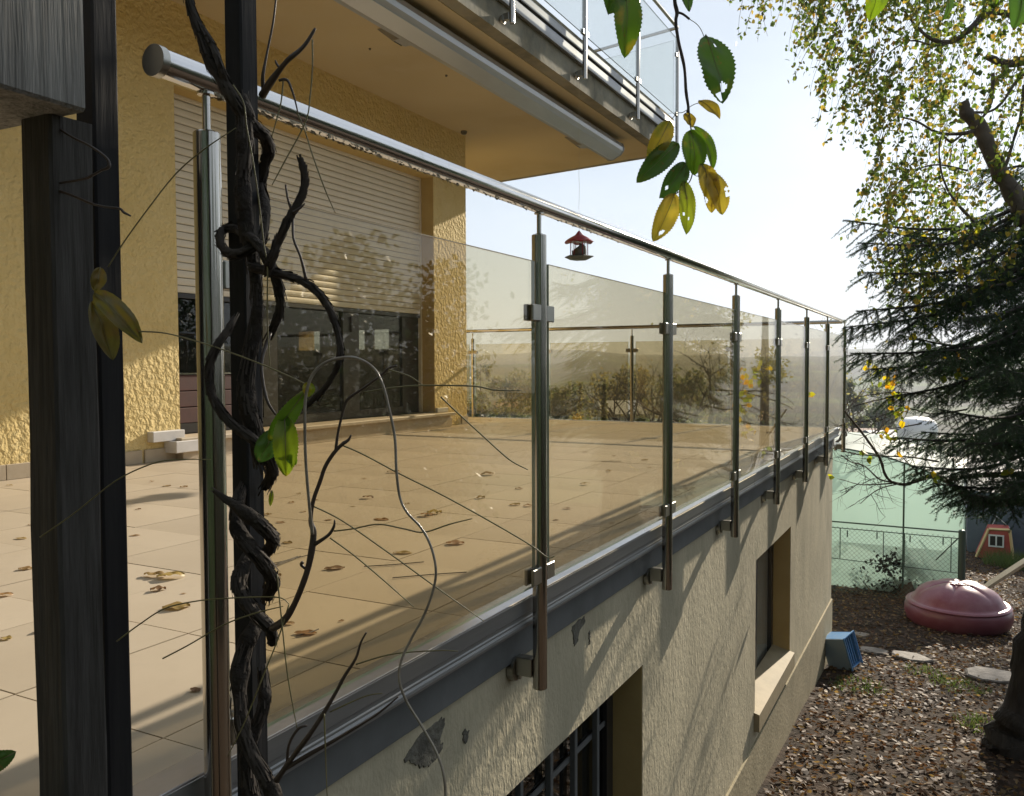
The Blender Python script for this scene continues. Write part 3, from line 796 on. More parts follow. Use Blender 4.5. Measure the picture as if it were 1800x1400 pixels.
# ------------------------------------------------------------------ stainless railings with glass
def post_parts(root, p, x, y, z0, z1, zr, side, axis, upper=False, first=None, cl=(1, 1), cz=(0.072, 0.779)):
    """tube with top stem, wall bracket (direction side) and glass clamps; axis is the direction of the rail"""
    r_ = 0.0200
    if first is None:
        tb = mk('post', MB().lathe([(r_ - 0.002, z0), (r_, z0 + 0.002), (r_, z1 - 0.002), (r_ - 0.002, z1)], (0, 0, 0), 28), 'steel', smooth=True, loc=(0, 0, 0))
        tb.parent = root; tb.location = Vector((x, y, 0)) - world_loc(root)
        st = mk('stem', MB().lathe([(0.010, z1 + 0.0005), (0.010, z1 + 0.003), (0.0062, z1 + 0.0035), (0.0062, zr - 0.024), (0.013, zr - 0.023), (0.013, zr - 0.0195)], (0, 0, 0), 16), 'steel', smooth=True, loc=(0, 0, 0)); st.parent = tb
        sx, sy = side
        zc = z0 + 0.052
        bk = MB()
        if sx: bk.box((sx * 0.019, -0.016, zc - 0.022), (sx * 0.068, 0.016, zc + 0.030), 0.002)
        else: bk.box((-0.016, sy * 0.019, zc - 0.022), (0.016, sy * 0.068, zc + 0.030), 0.002)
        br = mk('bracket', bk, 'clamp', loc=(0, 0, 0)); br.parent = tb
        pl = MB()
        d_ = Vector((sx, sy, 0))
        pl.tube([d_ * 0.068 + Vector((0, 0, zc - 0.008)), d_ * 0.086 + Vector((0, 0, zc - 0.008))], 0.034, 20)
        pl.tube([d_ * 0.060 + Vector((0.0, 0.0, zc - 0.03)), d_ * 0.069 + Vector((0, 0, zc - 0.03))], 0.008, 6)
        o = mk('wall_plate', pl, 'clamp', smooth=True, loc=(0, 0, 0)); o.parent = tb
        out = [tb, st, br, o]
    else:
        tb = inst(first[0], root, Vector((x, y, 0)) - world_loc(root), 'post')
        for o in first[1:]: inst(o, tb, (0, 0, 0), o.name.split('.')[0])
        out = first
    return out, tb

clamp_src = {}
def clamp(tb, sgn, z, axis, sc=1.0):
    key = (sgn, axis, sc)
    if key not in clamp_src:
        m_ = MB()
        for xo in (-1, 1):
            a = (xo * 0.0055 * sc, 0.016 * sgn * sc, -0.022 * sc); b_ = (xo * 0.0150 * sc, 0.066 * sgn * sc, 0.022 * sc)
            if axis == 0: a = (a[1], a[0], a[2]); b_ = (b_[1], b_[0], b_[2])
            m_.box(a, b_, 0.0022 * sc)
        a = (-0.0054 * sc, 0.016 * sgn * sc, -0.021 * sc); b_ = (0.0054 * sc, 0.044 * sgn * sc, 0.021 * sc)
        if axis == 0: a = (a[1], a[0], a[2]); b_ = (b_[1], b_[0], b_[2])
        m_.box(a, b_)
        o = mk('clamp', m_, 'clamp', loc=(0, 0, z)); o.parent = tb
        clamp_src[key] = o
        return o
    return inst(clamp_src[key], tb, (0, 0, z), 'clamp')

def panel(root, a, b_, z0, z1, mat, first=None):
    """glass sheet 10 mm thick from a to b (plan points)"""
    a = Vector((*a, 0)); b_ = Vector((*b_, 0))
    d = (b_ - a); n = Vector((-d.y, d.x, 0)).normalized() * 0.005
    c = (a + b_) / 2
    P = [a - n - c, b_ - n - c, b_ + n - c, a + n - c]
    m_ = MB()
    m_.poly([(p.x, p.y, z0) for p in P] + [(p.x, p.y, z1) for p in P], [(0, 1, 5, 4), (2, 3, 7, 6), (1, 2, 6, 5), (3, 0, 4, 7), (4, 5, 6, 7), (3, 2, 1, 0)])
    o = mk('glass_panel', m_, mat, loc=c, mats=['glass_edge'])
    for i, pg in enumerate(o.data.polygons):
        if i in (2, 3, 4, 5): pg.material_index = 1
    o.parent = root; o.location = c - world_loc(root)
    return o

# long railing beside the camera
rl = thing('glass_railing', 'long stainless steel terrace railing with bronze glass running away from the camera', 'railing', (-1.0, 0.9, 0))
PY = [0.916 + 1.141 * i for i in range(7)] + [9.03]
PY[1] = 2.052
first = None
for i, y_ in enumerate(PY):
    first, tb = post_parts(rl, None, -1.0, y_, -0.248, 0.990, 1.068, (-1, 0), 1, first=first)
    if i < 7:
        clamp(tb, 1, 0.779, 1); clamp(tb, 1, 0.072, 1)
    if i > 0:
        clamp(tb, -1, 0.779, 1); clamp(tb, -1, 0.072, 1)
for i in range(7):
    panel(rl, (-1.0, PY[i] + 0.050), (-1.0, PY[i + 1] - 0.038), 0.045, 0.916, 'glass')
mk('handrail', MB().tube([(-1.0, 0.835, 1.068), (-1.0, 3.0, 1.068), (-1.0, 6.0, 1.068), (-1.0, 9.03, 1.068)], 0.0205, 32), 'steel_bright', rl, smooth=True)
mk('end_cap', MB().tube([(-1.0, 0.822, 1.068), (-1.0, 0.834, 1.068)], 0.0222, 32), 'clamp', rl, smooth=True)
# dusty cobweb lint hanging under the handrail
m_ = MB()
for k in range(900):
    y_ = 0.9 + (R.random() ** 1.6) * 5.5
    x_ = -1.0 + R.uniform(-0.006, 0.010)
    h = R.uniform(0.001, 0.006)
    l_ = R.uniform(0.004, 0.02)
    m_.poly([(x_, y_, 1.0492), (x_ + R.uniform(-.002, .002), y_ + l_, 1.0492), (x_ + R.uniform(-.003, .003), y_ + l_ * R.random(), 1.0492 - h)], [(0, 1, 2)])
stuff(mk('cobweb', m_, 'fluff', rl))

# railing across the far end of the terrace
rf = thing('glass_railing', 'shorter steel and glass railing crossing the far end of the terrace', 'railing', (-3.0, 9.03, 0))
PX = [-2.12, -3.24, -4.30, -5.32, -6.4]
first = None
for i, x_ in enumerate(PX):
    first, tb = post_parts(rf, None, x_, 9.03, -0.20, 0.965, 1.055, (0, -1), 0, first=first)
    for sg in (1, -1):
        clamp(tb, sg, 0.80, 0); 
xs_ = [-1.0] + PX
for i in range(len(PX)):
    panel(rf, (xs_[i] - 0.045, 9.03), (xs_[i + 1] + 0.045, 9.03), 0.04, 0.90, 'glass')
mk('handrail', MB().tube([(-1.021, 9.03, 1.062), (-3.5, 9.03, 1.062), (-6.5, 9.03, 1.062)], 0.0195, 24), 'steel', rf, smooth=True)

# upper balcony railings
ru = thing('balcony_railing', 'upper balcony railing with clear glass along the outer slab edge', 'railing', (-2.95, 5.0, 3.5))
first = None
UY = [2.86, 4.235, 5.605, 6.984, 8.381, 9.757]
for i, y_ in enumerate(UY):
    first, tb = post_parts(ru, None, -2.95, y_, 3.165, 4.49, 4.575, (-1, 0), 1, first=first)
    for z_ in (3.565, 4.25):
        if i < 5: clamp(tb, 1, z_, 1, 1.0)
        if i > 0: clamp(tb, -1, z_, 1, 1.0)
for i in range(5):
    panel(ru, (-2.95, UY[i] + 0.05), (-2.95, UY[i + 1] - 0.045), 3.545, 4.44, 'glass_up')
mk('handrail', MB().tube([(-2.95, 0.5, 4.575), (-2.95, 5, 4.575), (-2.95, 9.757, 4.575)], 0.0195, 20), 'steel', ru, smooth=True)
rv2 = thing('balcony_railing', 'short end railing of the upper balcony seen through its side glass', 'railing', (-4.0, 9.96, 3.5))
dx_, dy_ = -0.9806, 0.196
first = None
UP = [1.25, 2.50, 3.75]
for i, t_ in enumerate(UP):
    first, tb = post_parts(rv2, None, -2.95 + dx_ * t_, 9.757 + dy_ * t_, 3.20, 4.49, 4.575, (0, -1), 0, first=first)
    tb.rotation_euler = (0, 0, -0.197)
for a_, b2 in zip([0] + UP[:-1], UP):
    panel(rv2, (-2.95 + dx_ * (a_ + .05), 9.757 + dy_ * (a_ + .05)), (-2.95 + dx_ * (b2 - .05), 9.757 + dy_ * (b2 - .05)), 3.60, 4.44, 'glass_up')
mk('handrail', MB().tube([(-2.95 + dx_ * 0.021, 9.757 + dy_ * 0.021, 4.575), (-2.95 + dx_ * 2, 9.757 + dy_ * 2, 4.575), (-2.95 + dx_ * 3.9, 9.757 + dy_ * 3.9, 4.575)], 0.0195, 20), 'steel', rv2, smooth=True)

# ------------------------------------------------------------------ pergola posts and beam in the foreground
def vpost(mb, c, w_, z0, z1, bev=0.004, jit=0.0):
    """square timber with slightly uneven arrises"""
    n = 26
    prev = None
    h = w_ / 2
    base = len(mb.v)
    cor = [(-h + bev, -h), (h - bev, -h), (h, -h + bev), (h, h - bev), (h - bev, h), (-h + bev, h), (-h, h - bev), (-h, -h + bev)]
    for i in range(n + 1):
        z_ = z0 + (z1 - z0) * i / n
        for k, (a, b_) in enumerate(cor):
            q = jit * mnoise.noise(Vector((k // 2 * 3.1, z_ * 3.0, w_ * 90)))
            q2 = jit * 0.5 * mnoise.noise(Vector((k * 5.7, z_ * 14.0, 7)))
            mb.v.append((c[0] + a * (1 + (q + q2) / h), c[1] + b_ * (1 + (q + q2) / h), z_))
    for i in range(n):
        for k in range(8):
            j = (k + 1) % 8
            mb.f.append((base + i * 8 + k, base + i * 8 + j, base + i * 8 + 8 + j, base + i * 8 + 8 + k))
    mb.f.append(tuple(base + k for k in range(7, -1, -1))); mb.f.append(tuple(base + n * 8 + k for k in range(8)))
    return mb

pA = at(110, 640, 1.12)
pB = at(181, 640, 1.20)
pC = at(433, 640, 1.08)
bq = at(150, 196, 1.06)
bx1, by1, bz = bq.x, bq.y, bq.z
bx0 = on_plane(2, bz, 0, 252).x
pg = thing('pergola', 'weathered grey timber pergola post and beam with thin black posts in the left foreground', 'pergola', (pA.x, pA.y, -1.8))
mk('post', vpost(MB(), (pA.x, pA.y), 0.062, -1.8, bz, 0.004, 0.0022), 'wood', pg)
bm = MB()
n = 24
for i in range(n + 1):
    y_ = by1 - 2.6 * i / n
    q = 0.003 * mnoise.noise(Vector((y_ * 4, 0, 0))); q2 = 0.003 * mnoise.noise(Vector((y_ * 4, 9, 0)))
    for (x_, z_) in ((bx0, bz + q2), (bx1 - 0.004, bz + q), (bx1, bz + 0.004 + q), (bx1 + q * 0.4, bz + 0.20), (bx0, bz + 0.20)):
        bm.v.append((x_, y_, z_))
for i in range(n):
    for k in range(5):
        j = (k + 1) % 5
        bm.f.append((i * 5 + k, i * 5 + 5 + k, i * 5 + 5 + j, i * 5 + j))
bm.f.append((0, 1, 2, 3, 4)); bm.f.append(tuple(n * 5 + k for k in (4, 3, 2, 1, 0)))
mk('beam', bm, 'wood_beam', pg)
mk('slim_post', vpost(MB(), (pB.x, pB.y), 0.040, -1.8, 2.3, 0.003, 0.0008), 'wood_black', pg)
mk('slim_post', vpost(MB(), (pC.x, pC.y), 0.0288, -1.8, 2.3, 0.002, 0.0006), 'wood_black', pg)

# ------------------------------------------------------------------ climbing vine twisting round the slim post
def px_path(L_, r_, n=5, bump=0.0, sides=8, mb=None, twist=0):
    """path given as (px, py, depth); r_ in millimetres (one value or one per point)"""
    P = [at(*q) for q in L_]
    rr = r_ if hasattr(r_, '__len__') else [r_] * len(P)
    pts, rad = spline(P, [q * 0.001 for q in rr], n)
    if bump:
        for i in range(len(pts)):
            rad[i] *= 1 + bump * mnoise.noise(Vector((pts[i].x * 40, pts[i].y * 40, pts[i].z * 40)))
            o_ = Vector((mnoise.noise(pts[i] * 23), mnoise.noise(pts[i] * 23 + Vector((7, 0, 0))), 0)) * rad[i] * bump
            pts[i] = pts[i] + o_
    mb = mb or MB()
    mb.tube(pts, rad, sides)
    return mb

vine = thing('climbing_vine', 'gnarled leafless vine coiling around the slim black pergola post', 'vine', (pC.x, pC.y, -1.8))
D = 1.045
stems = [
    ([(322, -40, 1.02), (338, 20, 1.02), (358, 75, 1.02), (372, 110, 1.02), (398, 152, 1.02), (420, 185, 1.02), (438, 215, 1.03), (462, 238, 1.05), (471, 262, 1.07), (462, 300, 1.09), (458, 330, 1.10)], [6, 6.5, 8, 9, 11, 11, 11, 10, 9, 8, 7]),
    ([(343, 30, 1.02), (372, 78, 1.015), (388, 118, 1.01), (400, 150, 1.02)], [4.5, 4.5, 5, 6]),
    ([(425, 170, 1.03), (432, 260, 1.02), (426, 330, 1.02), (432, 400, 1.025), (446, 470, 1.03), (452, 540, 1.03), (440, 620, 1.03), (432, 690, 1.03), (448, 760, 1.03), (462, 815, 1.04)], [11, 12, 11, 10, 10, 9, 11, 13, 13, 12]),
    ([(458, 320, 1.1), (466, 370, 1.06), (460, 420, 1.03), (436, 440, 1.02), (410, 447, 1.02), (393, 437, 1.03), (387, 418, 1.045), (394, 404, 1.06), (412, 402, 1.05), (440, 418, 1.02), (468, 450, 1.01), (488, 500, 1.015), (492, 545, 1.03), (474, 590, 1.05)], [6, 7, 6.5, 6, 6, 6, 5.5, 5.5, 6, 6.5, 7, 7, 6, 5]),
    ([(445, 470, 1.02), (478, 479, 1.01), (510, 487, 1.0), (540, 500, 0.99), (565, 522, 0.99), (583, 552, 0.99), (595, 590, 0.99), (597, 625, 0.99), (588, 655, 1.0), (566, 688, 1.01), (540, 712, 1.02)], [7, 6, 5.2, 5.0, 4.6, 4.2, 3.8, 3.4, 3.2, 2.8, 2.0]),
    ([(412, 560, 1.04), (398, 585, 1.02), (380, 612, 1.01), (369, 645, 1.01), (371, 690, 1.01), (390, 725, 1.01), (414, 750, 1.015), (448, 775, 1.02), (470, 800, 1.03), (478, 830, 1.05), (466, 858, 1.07)], [4, 5, 5.5, 5.5, 5.5, 6, 6.5, 7.5, 9, 9, 7]),
    ([(386, 870, 1.02), (400, 880, 1.02), (420, 893, 1.02), (446, 912, 1.02), (470, 935, 1.03), (480, 952, 1.05), (468, 975, 1.07)], [3.2, 4, 8, 10, 10, 9, 7]),
    ([(425, 860, 1.07), (416, 890, 1.05), (418, 930, 1.03), (436, 960, 1.02), (460, 985, 1.02), (478, 1015, 1.04), (470, 1050, 1.07)], [8, 10, 10, 10, 11, 11, 8]),
    ([(432, 985, 1.06), (420, 1020, 1.03), (428, 1050, 1.02), (450, 1080, 1.015), (475, 1105, 1.02), (480, 1130, 1.05)], [9, 12, 11, 9, 8, 6]),
    ([(450, 1100, 1.06), (428, 1150, 1.04), (420, 1210, 1.03), (424, 1270, 1.02), (440, 1320, 1.015), (462, 1360, 1.01), (480, 1400, 1.01), (492, 1440, 1.01)], [11, 13, 12, 12, 10, 10, 11, 11]),
    ([(462, 1180, 1.07), (464, 1240, 1.05), (440, 1300, 1.05), (436, 1360, 1.04), (450, 1430, 1.03)], [8, 9, 10, 12, 12]),
    ([(470, 478, 1.0), (478, 455, 0.99), (487, 430, 0.99), (500, 400, 0.985), (513, 375, 0.985), (524, 358, 0.985), (532, 335, 0.985), (535, 312, 0.985), (531, 292, 0.985)], [6, 5.5, 5, 4.6, 4.6, 4.5, 3.6, 3.2, 2.4]),
]
from mathutils import Quaternion
FL = MB(); FLR = random.Random(44)
for L_, rr in stems:
    mk('stem', px_path(L_, [q * 0.80 for q in rr], 9, 0.42, 12), 'bark', vine, smooth='s')
    P_, r2_ = spline([at(*q) for q in L_], [q * 0.0008 for q in rr], 9)
    for k in range(len(P_) * 5):
        i = FLR.randrange(len(P_) - 1); t_ = (P_[i + 1] - P_[i]).normalized(); o_ = t_.orthogonal().normalized(); o_.rotate(Quaternion(t_, FLR.uniform(0, 6.28)))
        c_ = P_[i].lerp(P_[i + 1], FLR.random()) + o_ * r2_[i] * 0.98; s_ = t_.cross(o_) * FLR.uniform(0.0005, 0.0014); l_ = t_ * FLR.uniform(0.004, 0.016); w_ = o_ * FLR.uniform(0.0004, 0.0026)
        FL.poly([c_ - s_ - l_, c_ + s_ - l_, c_ + s_ + l_ + w_, c_ - s_ + l_ + w_ * 0.6], [(0, 1, 2, 3)])
stuff(mk('bark_flakes', FL, 'bark_pale', vine))
shoots = [
    ([(462, 168, 1.03), (474, 148, 1.01), (490, 125, 1.0), (507, 105, 0.99), (526, 90, 0.99), (540, 74, 0.99), (554, 50, 0.99)], [5, 4, 3.5, 3.2, 2.8, 2.4, 1.2]),
    ([(464, 160, 1.03), (462, 135, 1.02), (470, 90, 1.02), (480, 40, 1.02), (487, -20, 1.02)], [3, 2.0, 1.5, 1.3, 1.2]),
    ([(493, 122, 1.0), (486, 112, 1.0), (484, 106, 1.0)], [2, 1.6, 0.8]), ([(505, 106, 0.99), (512, 99, 0.99)], [2, 0.8]),
    ([(490, 142, 1.0), (500, 140, 1.0), (508, 146, 1.0), (518, 175, 1.0), (524, 200, 1.0)], [1.5, 1.8, 1.5, 1.0, 0.9]),
    ([(514, 374, 0.985), (506, 350, 0.98), (502, 325, 0.98)], [2.2, 1.4, 1.0]), ([(515, 374, 0.98), (528, 366, 0.98), (536, 358, 0.98)], [2.2, 1.5, 0.8]),
    ([(515, 385, 0.985), (516, 420, 0.98), (528, 452, 0.98), (538, 492, 0.985)], [1.3, 1.5, 1.6, 2.0]),
    ([(475, 585, 1.04), (460, 640, 1.02), (468, 700, 1.01), (485, 730, 1.01)], [2.5, 2, 2, 1.6]),
    ([(486, 1372, 0.99), (512, 1335, 0.98), (540, 1298, 0.97), (566, 1258, 0.97), (590, 1218, 0.97), (605, 1190, 0.97), (625, 1158, 0.97), (634, 1130, 0.97), (644, 1112, 0.97)], [4, 3.2, 2.8, 2.5, 2.2, 2.0, 2.0, 1.4, 1.2]),
    ([(500, 1352, 0.985), (545, 1326, 0.975), (600, 1295, 0.97), (660, 1258, 0.965), (700, 1225, 0.965)], [3.2, 2.6, 1.8, 1.3, 1.0]),
    ([(505, 1345, 0.985), (508, 1310, 0.98), (524, 1282, 0.98), (540, 1276, 0.98)], [2, 1.6, 1.8, 1.0]),
    ([(478, 1105, 1.0), (498, 1092, 0.99), (514, 1070, 0.985), (530, 1035, 0.98), (542, 1000, 0.98), (549, 965, 0.98), (551, 935, 0.98), (546, 915, 0.98), (551, 880, 0.98), (562, 848, 0.98), (572, 820, 0.98), (588, 795, 0.98), (605, 778, 0.98)], [5, 4.8, 4.2, 3.6, 3.6, 3.8, 3.2, 2.6, 2.4, 2.4, 2.2, 2.4, 2.2]),
    ([(604, 779, 0.98), (612, 774, 0.98), (617, 765, 0.98)], [2.4, 1.8, 0.9]),
    ([(590, 793, 0.98), (594, 760, 0.98), (604, 720, 0.98), (612, 702, 0.98), (640, 682, 0.98), (670, 660, 0.98), (683, 648, 0.98), (698, 643, 0.98)], [2.0, 1.6, 1.6, 1.7, 1.5, 1.4, 1.5, 1.0]),
    ([(552, 958, 0.98), (568, 948, 0.975), (580, 938, 0.975), (587, 925, 0.975), (588, 914, 0.975)], [2.4, 2.2, 2.2, 1.8, 0.8]),
    ([(537, 1000, 0.98), (530, 993, 0.98), (533, 988, 0.98)], [1.6, 1.8, 1.8]),
    ([(105, 228, 1.08), (130, 243, 1.07), (155, 255, 1.06), (178, 270, 1.06), (190, 282, 1.06), (191, 294, 1.06), (178, 300, 1.06), (160, 310, 1.06), (148, 315, 1.07), (105, 322, 1.08), (80, 321, 1.09), (52, 318, 1.10)], [1.8, 1.7, 1.6, 1.5, 2, 2.2, 1.6, 1.8, 1.6, 1.5, 1.4, 1.2]),
    ([(104, 336, 1.08), (130, 345, 1.07), (160, 358, 1.06), (186, 364, 1.06), (210, 367, 1.06), (218, 374, 1.06), (230, 380, 1.06)], [1.8, 1.8, 1.7, 1.6, 1.6, 1.9, 1.0]),
    ([(56, 352, 1.1), (45, 360, 1.1), (48, 368, 1.1), (58, 368, 1.1)], [1.2, 1.4, 1.4, 1.2]),
]
for L_, rr in shoots:
    mk('shoot', px_path(L_, rr, 5, 0.22, 8), 'shoot', vine, smooth='s')
mk('arching_cane', px_path([(549, 940, 0.97), (543, 880, 0.96), (538, 820, 0.955), (536, 760, 0.95), (537, 700, 0.95), (548, 662, 0.95), (568, 640, 0.95), (596, 630, 0.95), (626, 630, 0.95), (655, 646, 0.95), (672, 675, 0.95), (684, 720, 0.95), (694, 770, 0.95), (697, 830, 0.945),
                       (703, 875, 0.945), (716, 902, 0.94), (740, 928, 0.94), (757, 960, 0.935), (766, 1000, 0.93), (762, 1035, 0.93), (746, 1080, 0.93), (722, 1125, 0.93), (706, 1160, 0.925), (702, 1195, 0.92), (714, 1232, 0.92), (742, 1278, 0.92), (768, 1325, 0.915), (781, 1370, 0.91), (783, 1420, 0.91)],
                      [2.2] + [1.7] * 13 + [1.5] * 15, 6, 0.05, 8), 'cane', vine, smooth='s')
greens = [
    [(604, 784, 0.98), (640, 800, 0.97), (700, 832, 0.96), (780, 872, 0.95), (860, 916, 0.94), (930, 957, 0.93), (962, 980, 0.93), (975, 978, 0.93)],
    [(550, 890, 0.98), (600, 915, 0.97), (680, 970, 0.96), (760, 1028, 0.95), (850, 1092, 0.95)],
    [(587, 934, 0.975), (620, 930, 0.97), (665, 922, 0.965), (710, 930, 0.96), (745, 936, 0.96), (790, 922, 0.955), (830, 912, 0.95)],
    [(580, 946, 0.975), (620, 975, 0.97), (668, 1015, 0.965), (728, 1068, 0.96)],
    [(205, 1128, 1.02), (245, 1098, 1.02), (290, 1070, 1.02), (345, 1057, 1.01), (400, 1052, 1.0), (450, 1050, 1.0), (492, 1051, 0.99), (508, 1062, 0.99)],
    [(286, 1158, 1.02), (330, 1135, 1.01), (395, 1098, 1.0), (450, 1078, 1.0), (498, 1066, 0.99)],
    [(190, 470, 1.03), (215, 430, 1.03), (262, 365, 1.02), (310, 305, 1.02), (360, 262, 1.01), (415, 225, 1.01)],
    [(70, 945, 1.03), (130, 903, 1.03), (200, 848, 1.02), (255, 820, 1.02), (300, 809, 1.02), (370, 808, 1.01)],
    [(244, 583, 1.02), (290, 586, 1.02), (345, 600, 1.01), (400, 618, 1.0), (470, 645, 0.99), (530, 672, 0.98), (540, 678, 0.96)],
    [(640, 690, 0.97), (690, 682, 0.965), (740, 678, 0.96), (830, 679, 0.95), (870, 686, 0.95), (915, 687, 0.95)],
    [(683, 650, 0.975), (720, 662, 0.97), (742, 677, 0.965)], [(775, 698, 0.96), (800, 722, 0.96), (850, 768, 0.95), (895, 808, 0.945), (928, 826, 0.94)],
    [(549, 70, 0.99), (549, 120, 0.99), (545, 170, 0.99), (537, 215, 0.99), (500, 285, 0.99), (478, 326, 0.99)],
    [(498, 138, 1.0), (494, 180, 1.0), (485, 215, 1.0), (478, 240, 1.0)],
    [(522, 198, 1.0), (535, 228, 1.0), (550, 275, 1.0), (572, 335, 1.0), (590, 376, 1.0)],
    [(410, 150, 1.0), (428, 180, 0.99), (434, 225, 0.99), (446, 290, 0.99), (456, 360, 0.99), (464, 430, 0.99), (470, 470, 0.99), (470, 560, 1.0), (475, 650, 1.0)],
    [(508, 1063, 0.99), (490, 1120, 0.98), (462, 1190, 0.98), (430, 1270, 0.98), (400, 1330, 0.98)],
    [(487, 1010, 0.99), (496, 1100, 0.98), (506, 1190, 0.975), (522, 1280, 0.97)],
    [(626, 1168, 0.97), (690, 1150, 0.965), (770, 1144, 0.96), (805, 1145, 0.96)],
    [(570, 1255, 0.965), (572, 1320, 0.96), (575, 1400, 0.955)], [(580, 1252, 0.97), (640, 1225, 0.965), (672, 1219, 0.96)],
]
for g_ in greens:
    mk('tendril', px_path(g_, [0.95] + [0.85] * (len(g_) - 2) + [0.5], 6, 0.0, 6), 'green_stem', vine, smooth='s')

def blade(base, tip, width, nrm, fold=0.25, curl=0.12, holes=(), seed=1, serr=0.045, nu=36, nv=7, teeth=18, belly=0.62, wave=0.17):
    """ovate leaf blade from base to tip; holes are (u, v, radius)"""
    base = Vector(base); tip = Vector(tip)
    ax = tip - base; Ln = ax.length; ax.normalize()
    nrm = Vector(nrm); nrm = (nrm - ax * nrm.dot(ax)).normalized()
    sd = ax.cross(nrm)
    V = []; idx = {}
    mb = MB()
    for i in range(nu + 1):
        u = i / nu
        w_ = (u ** belly) * ((1 - u) ** 0.72) * 2.5 * width / 2
        tooth = 1 + serr * (2 * abs((u * teeth) % 1 - 0.5) - 0.5) * 2
        for j_ in range(-nv, nv + 1):
            v = j_ / nv
            ww = w_ * (tooth if abs(j_) == nv else 1)
            lat = v * ww
            up_ = -abs(v) * ww * fold * -1
            b_ = curl * Ln * (-(u - 0.5) ** 2 * 4 + 1) + wave * width * mnoise.noise(Vector((u * 3.2 + seed * 5.1, v * 1.7, seed * 2.3)))
            vein = -0.012 * width * (1 - abs(((u * 9 - abs(v) * 2.2) % 1) * 2 - 1)) * (1 if v else 0)
            p = base + ax * (u * Ln) + sd * lat + nrm * (up_ + b_ + vein)
            mb.v.append((p.x, p.y, p.z))
    m_ = 2 * nv + 1
    for i in range(nu):
        for j_ in range(2 * nv):
            u = (i + .5) / nu; v = (j_ + .5) / nv - 1
            if any((u - h[0]) ** 2 + ((v - h[1]) * width / Ln / 2) ** 2 < h[2] ** 2 for h in holes): continue
            mb.f.append((i * m_ + j_, i * m_ + j_ + 1, (i + 1) * m_ + j_ + 1, (i + 1) * m_ + j_))
    return mb

def add_leaf(parent, bp, tp, w_px, d, mat, turn=0.0, label=None, d2=None, **kw):
    """leaf seen at pixels bp -> tp with apparent width w_px; turn tips its face away from the viewer"""
    b_ = at(bp[0], bp[1], d); t_ = at(tp[0], tp[1], d if d2 is None else d2)
    n_ = -FWD + RGT * math.sin(turn) + UPV * 0.15
    w_ = w_px * d / FPX / max(0.35, math.cos(turn))
    mb = blade(b_, t_, w_, n_, **kw)
    o = mk('leaf', mb, mat, parent, smooth='s')
    if label: o['label'] = label
    mid = [tuple(mb.v[i * 15 + 7]) for i in range(0, 35, 3)]
    mk('midrib', MB().tube([Vector(q) + Vector(n_).normalized() * 0.0004 for q in mid], [0.0007 - 0.00005 * i for i in range(len(mid))], 5), 'green_stem', o)
    return o
add_leaf(vine, (166, 514), (250, 603), 34, 1.03, 'leaf_dull', 0.6, 'broad dull yellow green leaf', seed=2, fold=0.35, curl=0.16, wave=0.25, serr=0.012, teeth=9)
add_leaf(vine, (162, 530), (198, 634), 20, 1.04, 'leaf_dull', 1.1, seed=3, fold=0.6, curl=0.05, serr=0.012, wave=0.2)
add_leaf(vine, (176, 470), (166, 512), 12, 1.03, 'leaf_dull', 1.1, seed=4)
add_leaf(vine, (540, 682), (472, 775), 36, 0.97, 'leaf_green', 0.5, seed=5, fold=0.5, curl=0.1, belly=0.9)
add_leaf(vine, (500, 728), (503, 838), 42, 0.965, 'leaf_green', 0.3, seed=6, fold=0.3)
add_leaf(vine, (482, 755), (454, 812), 34, 0.98, 'leaf_dark', 0.6, seed=7, fold=0.3)
add_leaf(vine, (540, 672), (543, 698), 20, 0.96, 'leaf_green', 0.5, seed=8, serr=0.02)
add_leaf(vine, (505, 795), (520, 818), 18, 0.965, 'leaf_green', 0.3, seed=9)
add_leaf(vine, (28, 1322), (-40, 1352), 34, 1.0, 'leaf_dark', 0.4, seed=10)
add_leaf(vine, (478, 862), (475, 890), 8, 1.0, 'leaf_green', 0.3, seed=12)

# ------------------------------------------------------------------ leafy cherry branch hanging in from above
ch = thing('cherry_branch', 'cherry branch with green and yellow eaten leaves hanging in front of the sky', 'branch', at(1190, -60, 1.30))
d0 = 1.30
mk('twig', px_path([(1183, -60, d0), (1186, 0, d0), (1190, 22, d0), (1188, 40, d0), (1194, 80, d0), (1203, 120, d0), (1206, 160, d0), (1210, 188, d0), (1209, 198, d0)], [2.8, 2.6, 3.2, 2.8, 2.6, 2.4, 2.4, 2.6, 3.4], 5, 0.25, 8), 'shoot', ch, smooth='s')
mk('branch_wood', px_path([(1500, -1500, 1.9), (1330, -1000, 1.65), (1230, -600, 1.45), (1195, -300, 1.36), (1183, -60, d0)], [14, 10, 7, 4.5, 2.8], 6, 0.25, 9), 'shoot', ch, smooth='s')
mk('twig', px_path([(1190, 22, d0), (1200, 25, d0), (1212, 34, d0)], [2, 2, 1.8], 4, 0.3, 6), 'shoot', ch, smooth='s')
mk('twig', px_path([(1211, 192, d0), (1213, 215, d0), (1216, 235, d0)], [1.3, 1.2, 1.0], 4, 0, 6), 'green_stem', ch, smooth='s')
mk('twig', px_path([(1216, 235, d0), (1222, 265, d0), (1218, 300, d0), (1212, 320, d0), (1196, 336, d0), (1184, 342, d0)], [1.0] * 6, 4, 0, 6), 'green_stem', ch, smooth='s')
